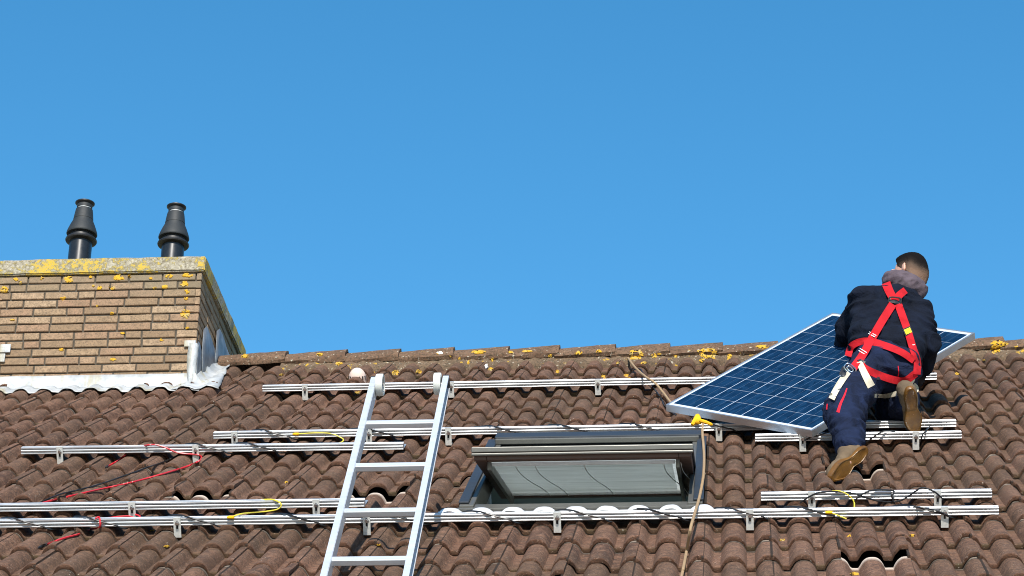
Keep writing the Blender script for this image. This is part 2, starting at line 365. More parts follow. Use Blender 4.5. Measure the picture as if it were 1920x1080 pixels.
# underlay below the tiles, with the window opening left free
mb = MB()
def sheet(u0, u1, s0, s1, n=-.095): mb.box((u0, s0, n-.02), (u1, s1, n), W)
WU0, WU1, WS0, WS1 = 1.83, 2.985, -4.66, -3.08
EAVE = -6.75
UL, UR = U0*.3, U1*.3
sheet(UL, WU0, EAVE, RIDGE_S); sheet(WU1, UR, EAVE, RIDGE_S); sheet(WU0, WU1, EAVE, WS0); sheet(WU0, WU1, WS1, RIDGE_S)
mb.obj('underlay', 'dark', house)
# ridge tiles: each overlaps the next one, its right end riding higher
ridge_o = []
def ridge_tile(x0, x1, hi):
    P0 = W(0, RIDGE_S, RIDGE_N); y0, z0 = P0[1], P0[2]
    half = [(-.105, -.030), (-.100, -.004), (-.075, .022), (-.040, .050), (-.014, .064), (0, .068)]
    out = half + [(-y, z) for y, z in half[-2::-1]]; inn = [(y*.86, z-.018) for y, z in out]
    pr = out + inn[::-1]; n = 7; v = []; k = len(pr)
    for i in range(n+1):
        t = i/n; x = x0+(x1-x0)*t; rise = hi[0]+(hi[1]-hi[0])*t; sc = 1+.10*t
        for y, z in pr:
            q = Vector((x*9, y*30, z*30)); d = .007*noise.noise(q*1.0)+.006*noise.noise(q*3)
            v.append((x + (.006*noise.noise(Vector((y*60, z*60, x0*5))) if i in (0, n) else 0), y0+y*sc+d, z0+z*sc+rise+d))
    f = [(i*k+j, i*k+(j+1) % k, (i+1)*k+(j+1) % k, (i+1)*k+j) for i in range(n) for j in range(k)]
    f += [tuple(range(k))[::-1], tuple(n*k+j for j in range(k))]; return v, f
steps = [-.235, .184, .586, .942, 1.301, 1.665, 2.0, 2.369, 2.726, 3.071, 3.43, 3.79, 4.15, 4.52, 4.885, 5.24, 5.6, 5.96, 6.32, 6.68, 7.04, 7.5]
for a, b in list(zip(steps[:-1], steps[1:]))+[(-2.9, -2.5), (-2.5, -2.1), (-2.1, -1.7)]:
    j = rng.uniform(-.004, .004); ridge_o.append(MB().add(*ridge_tile(a-.03, b, (.004+j, .026+j))).obj('ridge_tile', 'ridge', house, True))
# rough mortar bedding between ridge cap and tiles
def bedding(x0, x1):
    v = []; f = []; nx = int((x1-x0)/.012); rowsN = 9
    for i in range(nx+1):
        u = x0+(x1-x0)*i/nx
        for j in range(rowsN):
            t = j/(rowsN-1); s = -.125+.03*noise.noise(Vector((u*7, 2, 0))) + t*.15
            base = -.075 if j == 0 else -.032+.055*t**.8
            n = base + .012*noise.noise(Vector((u*22, t*3, 1)))*min(1, t*3) + .006*noise.noise(Vector((u*80, t*9, 4)))
            v.append(W(u, s, n))
    for i in range(nx):
        for j in range(rowsN-1): a = i*rowsN+j; f.append((a, a+rowsN, a+rowsN+1, a+1))
    return mesh('ridge_bedding', v, f, 'mortar', house, True)
bed = bedding(.16, 7.5)
# far slope, walls, gutter
A = W(0, RIDGE_S, RIDGE_N-.05); E = W(0, EAVE, -.08); By = 2*A[1]-E[1]
mb = MB(); mb.add([(UL, A[1], A[2]), (UR, A[1], A[2]), (UR, By, E[2]), (UL, By, E[2]), (UL, A[1], A[2]-.06), (UR, A[1], A[2]-.06), (UR, By, E[2]-.06), (UL, By, E[2]-.06)], [(0, 1, 2, 3), (7, 6, 5, 4), (3, 2, 6, 7), (0, 3, 7, 4), (2, 1, 5, 6)])
mb.obj('far_slope', 'roofback', house)
y0, y1, zt = E[1]+.45, By-.45, E[2]+.25
mb = MB(); x0, x1 = UL+.15, UR-.15
mb.add([(x0, y0, GZ), (x1, y0, GZ), (x1, y1, GZ), (x0, y1, GZ), (x0, y0, zt), (x1, y0, zt), (x1, y1, zt), (x0, y1, zt), (x0, A[1], A[2]-.14), (x1, A[1], A[2]-.14)],
       [(0, 1, 5, 4), (1, 2, 6, 9, 5), (2, 3, 7, 6), (3, 0, 4, 8, 7)])
mb.obj('wall', 'wall', house)
mb = MB(); gc = W(0, EAVE-.03, -.09)
pr = [(.07*math.cos(a), .07*math.sin(a)) for a in [math.pi+math.pi*i/10 for i in range(11)]] + [(.062*math.cos(a), .062*math.sin(a)) for a in [2*math.pi-math.pi*i/10 for i in range(11)]]
mb.extrude(pr, UL, UR, lambda a, b, c: (a, gc[1]+b, gc[2]+c)); mb.obj('gutter', 'clad', house)

# ------------------------------------------------------------------ chimney (part of the house)
CU0, CU1 = -1.635, -.293; CY0, CY1 = -.587, .80; CZT = .388
chim = MB(); chim.box((CU0+.012, CY0+.012, -1.2), (CU1-.012, CY1-.012, CZT)); chim = chim.obj('chimney', 'joint', house)
CH = .0585
def bricks():
    V = []; Fc = []; rnd = []; gr = []
    nz = 15; L = .212; D = .1
    faces = [((CU0, CY0), (1, 0), CU1-CU0), ((CU1, CY0), (0, 1), CY1-CY0), ((CU1, CY1), (-1, 0), CU1-CU0), ((CU0, CY1), (0, -1), CY1-CY0)]
    for (ox, oy), (dx, dy), ln in faces:
        nx, ny = dy, -dx
        for c in range(nz):
            z1 = CZT-c*CH-.003; z0 = z1-CH+.0105; a = -rng.uniform(0, .2)
            while a < ln:
                w = L if rng.random() > .16 else .1
                b0, b1 = max(0, a), min(ln, a+w)
                a += w+.011
                if b1-b0 < .03: continue
                pr = rng.uniform(-.0025, .0025); tone = rng.random(); i0 = len(V); e = .004
                jit = [rng.uniform(-.0018, .0018) for _ in range(8)]
                def P(t, dpt, z): return (ox+dx*t+nx*dpt, oy+dy*t+ny*dpt, z)
                tilt = rng.uniform(-.002, .002)
                back = [P(b0, -.03, z0), P(b1, -.03, z0), P(b1, -.03, z1), P(b0, -.03, z1)]
                mid = [P(b0+jit[0], pr-e, z0+jit[1]), P(b1+jit[2], pr-e, z0+jit[3]+tilt), P(b1+jit[4], pr-e, z1+jit[5]+tilt), P(b0+jit[6], pr-e, z1+jit[7])]
                fro = [P(b0+e+jit[0], pr, z0+e+jit[1]), P(b1-e+jit[2], pr, z0+e+jit[3]+tilt), P(b1-e+jit[4], pr, z1-e+jit[5]+tilt), P(b0+e+jit[6], pr, z1-e+jit[7])]
                V += back+mid+fro; rnd += [tone]*12; gr += [max(0, min(1, (1.0-c/2.6)+rng.uniform(-.2, .2)))*(.6+.4*(b0 > ln-.5))]*12
                for r_ in (0, 4):
                    for q in range(4): a_, b_ = i0+r_+q, i0+r_+(q+1) % 4; Fc.append((a_, b_, b_+4, a_+4))
                Fc.append((i0+8, i0+9, i0+10, i0+11))
    me = bpy.data.meshes.new('brickwork'); me.from_pydata(V, [], Fc); me.update()
    for nm, arr in (('rnd', rnd), ('grime', gr)): me.attributes.new(nm, 'FLOAT', 'POINT').data.foreach_set('value', arr)
    return link('brickwork', me, 'brick', chim)
brick_o = bricks()
mb = MB(); bm = bmesh.new()
def slab(x0, x1, y0, y1, z0, z1, name, mat, parent, amp=.004, step=.03):
    bm = bmesh.new(); bmesh.ops.create_cube(bm, size=1)
    for v in bm.verts: v.co = Vector((x0+(x1-x0)*(v.co.x+.5), y0+(y1-y0)*(v.co.y+.5), z0+(z1-z0)*(v.co.z+.5)))
    bmesh.ops.bevel(bm, geom=bm.edges[:], offset=.008, segments=2, affect='EDGES')
    for ax, (a, b) in enumerate(((x0, x1), (y0, y1), (z0, z1))):
        n = int((b-a)/step)
        for i in range(1, n):
            no = Vector([1 if j == ax else 0 for j in range(3)])
            bmesh.ops.bisect_plane(bm, geom=bm.verts[:]+bm.edges[:]+bm.faces[:], plane_co=no*(a+(b-a)*i/n), plane_no=no)
    for v in bm.verts: v.co += Vector((noise.noise(v.co*11), noise.noise(v.co*11+Vector((9, 0, 0))), noise.noise(v.co*11+Vector((0, 9, 0)))))*amp
    me = bpy.data.meshes.new(name); bm.to_mesh(me); bm.free(); return link(name, me, mat, parent, False)
cap_o = slab(CU0-.03, CU1+.022, CY0-.022, CY1+.06, CZT+.003, CZT+.112, 'cap', 'cap', chim)
# lead: front apron (up the brick, then dressed over the tiles)
def drape(us, ss, dn, name, mat, parent, edge=None, amp=.004, fac=.85):
    v = []; f = []; m = len(ss)
    for i, u in enumerate(us):
        for j, s in enumerate(ss):
            s2 = s+(edge(u) if edge and j == 0 else 0)
            h = tile_n(u, s2)
            v.append(W(u, s2, max(h, -.036)*fac+dn+amp*noise.noise(Vector((u*17, s2*17, 0)))))
    for i in range(len(us)-1):
        for j in range(m-1): a = i*m+j; f.append((a, a+m, a+m+1, a+1))
    o = mesh(name, v, f, mat, parent, True); md = o.modifiers.new('solid', 'SOLIDIFY'); md.thickness = .004; md.offset = 1; return o
us = [CU0-.05+i*.01 for i in range(int((CU1+.12-CU0)/.01))]
v = []; f = []
zb = W(0, -.735, -.03)[2]
for i, u in enumerate(us):
    rows = [(-.012, -.335+.003*noise.noise(Vector((u*6, 0, 0)))), (-.016, -.37), (-.02, -.41+.004*noise.noise(Vector((u*9, 0, 0)))), (-.028, -.435), (-.05, -.455+.006*noise.noise(Vector((u*11, 3, 0))))]
    for dy, z in rows: v.append((u, CY0+dy+.003*noise.noise(Vector((u*8, z*20, 0))), z))
    v.append((u, CY0-.062+.005*noise.noise(Vector((u*7, 0, 9))), -.478+.012*noise.noise(Vector((u*8, 1, 2)))))
m = 6
for i in range(len(us)-1):
    if us[i+1] > CU1+.002: continue
    for j in range(m-1): a = i*m+j; f.append((a, a+1, a+m+1, a+m))
o = mesh('lead_apron', v, f, 'lead', chim, True); md = o.modifiers.new('s', 'SOLIDIFY'); md.thickness = .004; md.offset = -1
drape([CU0-.05+i*.01 for i in range(int((CU1+.14-CU0)/.01))], [-.905, -.87, -.83, -.79, -.75], .012, 'lead_skirt', 'lead', chim, lambda u: .016*noise.noise(Vector((u*9, 0, 5))), .006)
# side gutter of lead over the tiles and stepped lead against the side
v = []; f = []; ss = [-.90+i*.03 for i in range(33)]
for j, s in enumerate(ss):
    wid = .20-.10*max(0, min(1, (s+.9)/1.0)) + .012*noise.noise(Vector((s*9, 0, 0)))
    Yc = W(0, s, 0)[1]
    for i in range(9):
        t = i/8; u = CU1+.0+wid*t
        if Yc < CY0-.03: u = CU1-.10+(wid+.10)*t
        n = .012+max(tile_n(u, s), -.034)*.75+.05*(1-t)**4*(1 if Yc > CY0 else 0)+.006*noise.noise(Vector((u*20, s*13, 0)))
        v.append(W(u, s, n))
for j in range(len(ss)-1):
    for i in range(8): a = j*9+i; f.append((a, a+1, a+10, a+9))
o = mesh('lead_side_gutter', v, f, 'lead', chim, True); md = o.modifiers.new('s', 'SOLIDIFY'); md.thickness = .004; md.offset = 1
def step_lead(ya, yb, zt, zb_a, zb_b, dx, mat='lead_dull'):
    v = []; n = 6
    for i in range(n+1):
        t = i/n; y = ya+(yb-ya)*t; top = zt-.01*t+.012*math.sin(t*5)-(.05*(.15-t)/.15 if t < .15 else 0)
        bot = zb_a+(zb_b-zb_a)*t-.03*math.sin(math.pi*t)
        for q in range(4): z = bot+(top-bot)*q/3; v.append((CU1+dx+.008*noise.noise(Vector((y*12, z*12, dx*90)))+.010*(1-q/3), y, z))
    f = [(i*4+q, (i+1)*4+q, (i+1)*4+q+1, i*4+q+1) for i in range(n) for q in range(3)]
    o = mesh('step_flashing', v, f, mat, chim, True); md = o.modifiers.new('s', 'SOLIDIFY'); md.thickness = .004; md.offset = 1
def roofz(y): return y*math.tan(TH)-.02
step_lead(-.585, -.41, -.10, roofz(-.585), roofz(-.41), .006)
step_lead(-.45, -.05, .09, roofz(-.45), roofz(-.05), .010)
step_lead(-.09, .42, .25, roofz(-.09), roofz(.42), .014)
# corner strip and clips of bright lead
mb = MB(); xs = [CU1-.052, CU1-.02, CU1+.012]
v = []
for q in range(9):
    t = q/8; z = -.125-.31*t
    for a, x in enumerate((CU1-.042-.006*math.sin(t*5), CU1-.018, CU1+.006)): v.append((x, CY0-.012-.006*(a == 1)+.004*noise.noise(Vector((z*20, a, 0))), z+.01*math.sin(t*3+a)*(q == 8)))
    v.append((CU1+.012, CY0+.035+.01*math.sin(q), z))
f = [(q*4+a, q*4+a+1, (q+1)*4+a+1, (q+1)*4+a) for q in range(8) for a in range(3)]
o = mesh('lead_corner', v, f, 'lead', chim, True); md = o.modifiers.new('s', 'SOLIDIFY'); md.thickness = .004
mb = MB(); mb.box((CU1-.075, CY0-.018, -.15), (CU1+.0, CY0-.006, -.105)); mb.obj('lead_tab', 'lead', chim, bevel=.004)
for x0, x1, z0, z1 in ((-1.575, -1.505, -.165, -.105), (-1.66, -1.535, -.232, -.172)):
    mb = MB(); mb.box((x0, CY0-.016, z0), (x1, CY0-.004, z1)); mb.obj('lead_tab', 'lead', chim, bevel=.004)

# flue terminals standing on the chimney
def flue(x, y, ztop, label):
    z0 = CZT+.10; t = thing('flue_terminal', label, 'flue terminal', 'flue terminals on the chimney'); t.location = (x, y, z0); H = ztop-z0
    def pt(name, pr, mat):
        m = MB(); m.lathe([(r*1.05, h) for r, h in pr], (0, 0, 0), n=40); return m.obj(name, mat, t, True)
    b = H-.40
    pt('pipe', [(.074, 0), (.074, b+.11), (.0, b+.11)], 'pot_pipe')
    pt('collar', [(.0, b+.092), (.078, b+.092), (.100, b+.098), (.104, b+.106), (.100, b+.116), (.082, b+.122), (.078, b+.15), (0, b+.15)], 'pot_dark')
    pt('cowl', [(.0, b+.150), (.090, b+.150), (.098, b+.150), (.101, b+.156), (.099, b+.168), (.094, b+.185), (.080, b+.225), (.0645, b+.262), (.0640, b+.266), (.0655, b+.267), (.0650, b+.272), (.0600, b+.315), (.0555, b+.345), (.050, b+.350), (.0, b+.350)], 'pot')
    pt('slot_ring', [(.046, b+.349), (.046, b+.362)], 'white')
    pt('top_cap', [(.0, b+.358), (.050, b+.358), (.050, b+.385), (.0585, b+.388), (.064, b+.394), (.064, b+.400), (.058, b+.404), (.045, b+.400), (.0, b+.39)], 'pot_dark')
    pt('neck', [(.0505, b+.360), (.0505, b+.384)], 'pot')
    return t
flue(-1.316, .1, 1.292, 'black cowled flue terminal on the chimney, the left and taller one of the pair')
flue(-.669, .1, 1.245, 'black cowled flue terminal on the chimney nearest its right corner')

# ------------------------------------------------------------------ roof window (part of the house)
win = MB()
fw = .065
for lo, hi in (((WU0-.005, WS0, -.09), (WU0+fw, WS1, .045)), ((WU1-fw, WS0, -.09), (WU1+.005, WS1, .045))): win.box(lo, hi, W)
win.box((WU0+fw, WS0, -.09), (WU1-fw, WS0+.075, .034), W)
win.box((WU0+fw, WS1-.08, -.09), (WU1-fw, WS1, .035), W)
roofwin = win.obj('roof_window', 'clad', house, bevel=.004)
mb = MB(); mb.box((WU0-.012, WS0-.03, -.02), (WU1+.012, WS0-.002, .036), W); mb.box((WU0-.008, WS0-.036, -.07), (WU1+.008, WS0-.032, .002), W); mb.obj('sill_cover', 'clad', roofwin, bevel=.004)
for a in (WU0-.010, WU1-.040): MB().box((a, WS0+.03, .047), (a+.050, WS1+.01, .058), W).obj('side_cover', 'clad_blue', roofwin, bevel=.004)
mb = MB(); mb.box((WU0+.03, WS1-.06, .035), (WU1-.015, WS1+.055, .083), W); mb.obj('top_cover', 'clad_blue', roofwin, bevel=.006)
mb = MB(); mb.box((WU0+.035, WS1-.085, .046), (WU1-.03, WS1-.062, .075), W); mb.obj('hood_lip', 'clad', roofwin, bevel=.004)
PS, PN, SA = -3.87, .045, R_(20)
def SW(a, b, c):     # sash frame: across, from the pivot towards the head, off the pane
    return W(a, PS+b*math.cos(SA)-c*math.sin(-SA)*1.0, PN-b*math.sin(SA)+c*math.cos(SA))
SU0, SU1, SL = 1.893, 2.938, .70
mb = MB()
mb.box((SU0, -SL, -.046), (SU0+.06, SL, .0), SW); mb.box((SU1-.06, -SL, -.046), (SU1, SL, .0), SW)
mb.box((SU0+.06, -SL, -.046), (SU1-.06, -SL+.07, .0), SW); mb.box((SU0+.06, SL-.07, -.046), (SU1-.06, SL, .0), SW)
sash = mb.obj('sash', 'timber', roofwin, bevel=.004)
mb = MB(); mb.box((SU0-.012, -SL-.014, -.010), (SU1+.012, -SL+.05, .016), SW); mb.box((SU0-.012, -SL-.018, -.026), (SU1+.012, -SL-.006, -.014), SW); mb.obj('sash_edge_cover', 'clad', sash, bevel=.004)
for a in (SU0-.010, SU1-.045): MB().box((a, -SL+.052, .003), (a+.055, SL, .020), SW).obj('sash_side_cover', 'clad_blue', sash, bevel=.003)
for a in (SU0+.058, SU1-.075): MB().box((a, -SL+.07, -.085), (a+.018, SL-.07, -.04), SW).obj('inner_frame', 'clad', sash, bevel=.003)
mb = MB(); mb.box((SU0+.06, -SL+.07, -.030), (SU1-.06, SL-.07, -.024), SW); mb.obj('pane', 'glass', sash)
# cords and the lower bar of a blind hanging inside the sash
mb = MB(); 
for b_ in (-.605, .472): MB().box((SU0+.078, b_, -.060), (SU1-.08, b_+.018, -.044), SW).obj('blind_bar', 'white', sash, bevel=.002)
mb = MB(); n_ = 12; mb.add([SW(x, -.585+1.055*i/n_, -.048+.002*math.sin(i*2.1)) for i in range(n_+1) for x in (SU0+.079, SU1-.095)], [(2*i, 2*i+1, 2*i+3, 2*i+2) for i in range(n_)]); mb.obj('blind', 'blind', sash, True)
mb = MB()
for a in (.18, .27, .50, .87, .95):
    w = (SU1-SU0); mb.tube(cat([SW(SU0+w*a, -.59, -.056), SW(SU0+w*(a+.005), -.35, -.062), SW(SU0+w*(a+.03), -.1, -.066), SW(SU0+w*(a+.07), .2, -.064), SW(SU0+w*(a+.09), .475, -.062)], 6), .0022, 5)
mb.obj('blind_cord', 'white', sash)
# reveal and a dim room behind the opening
mb = MB()
for lo, hi in (((WU0-.06, WS0-.06, -1.1), (WU0-.005, WS1+.06, -.096)), ((WU1+.005, WS0-.06, -1.1), (WU1+.06, WS1+.06, -.096)), ((WU0-.005, WS0-.06, -1.1), (WU1+.005, WS0-.005, -.096))): mb.box(lo, hi, W)
mb.obj('reveal', 'white', roofwin)
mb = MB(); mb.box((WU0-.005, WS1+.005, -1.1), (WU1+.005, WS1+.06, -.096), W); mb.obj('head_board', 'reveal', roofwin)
mb = MB(); mb.box((WU0-.06, WS0-.06, -1.16), (WU1+.06, WS1+.06, -1.104), W); mb.obj('room_floor', 'white', roofwin)
# wavy pale apron below the window
us = [WU0-.10+i*.0075 for i in range(int((WU1-WU0+.22)/.0075))]
drape(us, [-4.80, -4.775, -4.75, -4.73, -4.70], .041, 'window_apron', 'apron', roofwin, lambda u: .012*noise.noise(Vector((u*12, 0, 0))), .004, .60)
# vent dome on a tile
vu, vs, _ = at(670, 704, .0)
t = MB(); c = W(vu, vs, .0)
pr = [(.056*math.cos(a), -.02+.07*math.sin(a)) for a in [i*math.pi/2/9 for i in range(10)]]
t.lathe([(.056, -.05)]+pr, c, NV*.75+np.array([0, -.25, .4]), 32); dome = t.obj('roof_vent', 'vent', house, True)
mb = MB()
for i in range(7):
    a = -math.pi*(.12+.76*i/6); d = np.array([math.cos(a), math.sin(a), 0]); tq = np.array([-d[1], d[0], 0]); q = c+d[0]*XV*.052+d[1]*(-0)*SV
    ax = NV*.75+np.array([0, -.25, .4]); ax /= np.linalg.norm(ax); b1 = XV; b2 = np.cross(ax, b1)
    q = c + ax*-.012 + (b1*d[0]+b2*d[1])*.0535; tt = b1*tq[0]+b2*tq[1]; rr = b1*d[0]+b2*d[1]
    mb.box8([q+tt*x*.0045+rr*y*.004+ax*z*.012 for z in (-1, 1) for x, y in ((-1, -1), (1, -1), (1, 1), (-1, 1))])
mb.obj('slot', 'pot_dark', dome)
c_, mw = at(655, 712, -.02), None

# ------------------------------------------------------------------ mounting rails
RPROF = [(0, 0), (.0, .0060), (.008, .0070), (.010, .0088), (.010, .0115), (.003, .0130), (.0, .0150), (-.0012, .0180), (.0, .0220), (.004, .0240), (.012, .0252), (.012, .0290), (.0, .0303), (.0, .037), (.012, .037), (.012, .031), (.028, .031), (.028, .037), (.042, .037), (.042, .005), (.140, .005), (.140, 0)]  # long rear base flange added, unseen, to widen the rail's shadow
RN0 = .010
def rail(label, u0, u1, s, brs, skew=0.0):
    root = thing('mounting_rail', label, 'rail', 'aluminium mounting rails for the panels')
    um = (u0+u1)/2; root.location = W(um, s, RN0)
    fr = lambda a, b, c: W(a, b+skew*a, c)
    mb = MB(); mb.extrude(RPROF, u0-um, u1-um, fr); mb.obj('rail_profile', 'rail', root, bevel=.0008, seg=1)
    for i, ub in enumerate(brs):
        x = ub-um; sk = skew*x
        b = MB(); b.box((x-.0175, -.0075, -.056), (x+.0175, -.0025, .030), fr); b.box((x-.0175, -.0025, -.056), (x+.0175, .05, -.050), fr); b.box((x-.0175, -.0025, .0372), (x+.0175, .012, .041), fr)
        b.box((x-.0175, -.0075, .030), (x+.0175, -.0025, .041), fr)
        bo = b.obj('roof_hook', 'bracket', root)
        q = MB(); ax = -SV; cc = fr(x+.001, -.0075, .014)
        q.lathe([(.0, .0), (.011, .0), (.011, .003), (.0075, .003), (.0075, .013), (.0, .013)], cc, ax, 6); q.obj('bolt', 'bolt', bo)
        q = MB(); q.box((x-.0045, -.0082, -.014), (x+.0045, -.0078, .026), fr); q.obj('slot', 'dark', bo)
    return root
def uf(x, y, s):
    d = ray(x, y); return float((CAM+d*((s-CAM@SV)/(d@SV)))[0])
def uu(x, y): return at(x, y, .03)[0]
def rs(*p): return sum(at(x, y, RN0+.0185)[1] for x, y in p)/len(p)
RS = dict(upper=rs((492, 728.5), (1320, 717), (1757, 704.5)), above=rs((400, 819), (1100, 808), (1793, 790)), left=rs((37, 844.5), (757, 838.5)), foot=rs((1416, 823), (1803, 815)), tangled=rs((1427, 933.7), (1860, 925)), edge=rs((0, 952), (683, 945)), lowest=rs((0, 983.6), (850, 972), (1873, 957)))
rail('upper aluminium rail nearest the ridge, behind the ladder wheels and under the panel', uf(492, 733, RS['upper']), uf(1757, 705, RS['upper']), RS['upper'], [uf(572, 735, RS['upper']), uf(846, 728, RS['upper']), uf(1121, 725, RS['upper'])])
rail('long aluminium rail just above the open roof window, passing under the solar panel', uf(400, 819, RS['above']), uf(1793, 790, RS['above']), RS['above'], [uf(440, 822, RS['above']), uf(692, 820, RS['above']), uf(841, 820, RS['above']), uf(1348, 812, RS['above'])])
rail('short aluminium rail on the left with red cable looped over it', uf(37, 845, RS['left']), uf(757, 839, RS['left']), RS['left'], [uf(111, 850, RS['left']), uf(367, 848, RS['left'])], -.02)
rail('short aluminium rail under the kneeling worker\'s foot and the panel corner', uf(1416, 823, RS['foot']), uf(1803, 815, RS['foot']), RS['foot'], [uf(1505, 830, RS['foot']), uf(1717, 822, RS['foot'])])
rail('short aluminium rail low on the right, tangled with loose black cable', uf(1427, 934, RS['tangled']), uf(1860, 925, RS['tangled']), RS['tangled'], [uf(1522, 938, RS['tangled']), uf(1758, 930, RS['tangled'])])
rail('aluminium rail running off the left edge and ending at the ladder', uf(-120, 953, RS['edge']), uf(683, 945, RS['edge']), RS['edge'], [uf(248, 956, RS['edge']), uf(593, 950, RS['edge'])])
rail('longest and lowest aluminium rail, right across the roof below the window', uf(-120, 985, RS['lowest']), uf(1873, 957, RS['lowest']), RS['lowest'], [uf(333, 990, RS['lowest']), uf(688, 985, RS['lowest']), uf(1045, 980, RS['lowest']), uf(1406, 973, RS['lowest']), uf(1771, 965, RS['lowest'])])

# ------------------------------------------------------------------ ladder
lad = thing('ladder', 'aluminium ladder with two grey wheels at its top, leaning over the roof', 'ladder')
LP = np.array([1.5944, -5.6995, .2493]); LDv = np.array([0, .3872, .1238]); LW = .3499
lad.location = W(*LP)
ld = LDv[1]*SV+LDv[2]*NV; LSP = np.linalg.norm(ld); ld = ld/LSP; ln_ = np.cross(XV, ld)     # ln_: the side of the rungs turned to the sky
def LF(a, b, c): return a*XV+b*ld+c*ln_
TOP = 3.06*LSP; BOT = -7.0
_z = (GZ - lad.location[2])/ld[2]; BOT = _z+.05
for sg in (-1, 1):
    mb = MB(); x = sg*LW/2
    # open channel: web outside, flanges in
    e = .014
    mb.box((x-e, BOT, .022), (x+e, TOP, .027), LF); mb.box((x-e, BOT, -.045), (x+e, TOP, -.040), LF)
    mb.box((x-sg*e-.0015, BOT, -.040), (x-sg*e+.0015, TOP, .022), LF)
    mb.box((x+sg*(e-.0025)-.0012, BOT, .010), (x+sg*(e-.0025)+.0012, TOP, .022), LF)
    mb.obj('stile', 'ladder', lad)
    mb = MB(); mb.box((x-.0155, TOP, -.046), (x+.0155, TOP+.012, .028), LF); mb.obj('end_cap', 'black_pl', lad, bevel=.003)
k = 2
while k*LSP > BOT+.15:
    mb = MB(); L2 = LW/2-.014; b = k*LSP
    pr = [(-.016, -.013), (-.013, -.017), (.011, -.017), (.014, -.013), (.016, .010), (.013, .014), (-.013, .014), (-.016, .010)]
    mb.extrude(pr, -L2, L2, lambda a, bb, c: LF(a, b+bb, c)); r_o = mb.obj('rung', 'ladder', lad)
    k -= 1
for sg in (-1, 1):     # wheels stand inside the stiles, at their tops
    xi = sg*(LW/2-.018); b = TOP-.055; c0 = LF(xi, b, .012)
    mb = MB(); Rw = .054; prw = [(.040, 0), (.0515, 0), (.054, .004), (.054, .030), (.0515, .034), (.040, .034), (.040, .005), (.040, 0)]
    mb.lathe(prw, c0, -sg*XV, 40); wo = mb.obj('wheel', 'wheel', lad, True)
    mb = MB(); mb.lathe([(.0, .010), (.041, .010), (.041, .018), (.0, .018)], c0, -sg*XV, 30); mb.obj('hub', 'pot_dark', wo, True)
    mb = MB(); mb.lathe([(.0, -.01), (.006, -.01), (.006, .026), (.010, .026), (.010, .034), (.0, .034)], c0, -sg*XV, 12); mb.obj('axle', 'bolt', wo, True)

# ------------------------------------------------------------------ solar panel
pan = thing('solar_panel', 'blue solar panel with white grid lines held over the ridge by the worker', 'solar panel')
pv = np.array([.769, .177, -.635]); ang = np.linalg.norm(pv)
PM = Matrix.Rotation(ang, 4, Vector(pv/ang)); PC = np.array([3.655, -1.737, -.895]); PC = PC+.20*(CAM-PC)/np.linalg.norm(CAM-PC); pan.matrix_world = Matrix.Translation(Vector(PC)) @ PM
w2, l2, tk = .495, .825, .040
mb = MB(); b = .011
mb.box((-w2, -l2, -tk), (w2, -l2+b, 0)); mb.box((-w2, l2-b, -tk), (w2, l2, 0)); mb.box((-w2, -l2+b, -tk), (-w2+b, l2-b, 0)); mb.box((w2-b, -l2+b, -tk), (w2, l2-b, 0))
mb.obj('frame', 'frame_alu', pan)
mb = MB(); mb.box((-w2+b+.0005, -l2+b+.0005, -.008), (w2-b-.0005, l2-b-.0005, -.0025)); mb.obj('cell_sheet', 'cells', pan)
mb = MB(); mb.box((-.06, .60, -.030), (.06, .70, -.0085)); mb.obj('junction_box', 'black_pl', pan, bevel=.003)
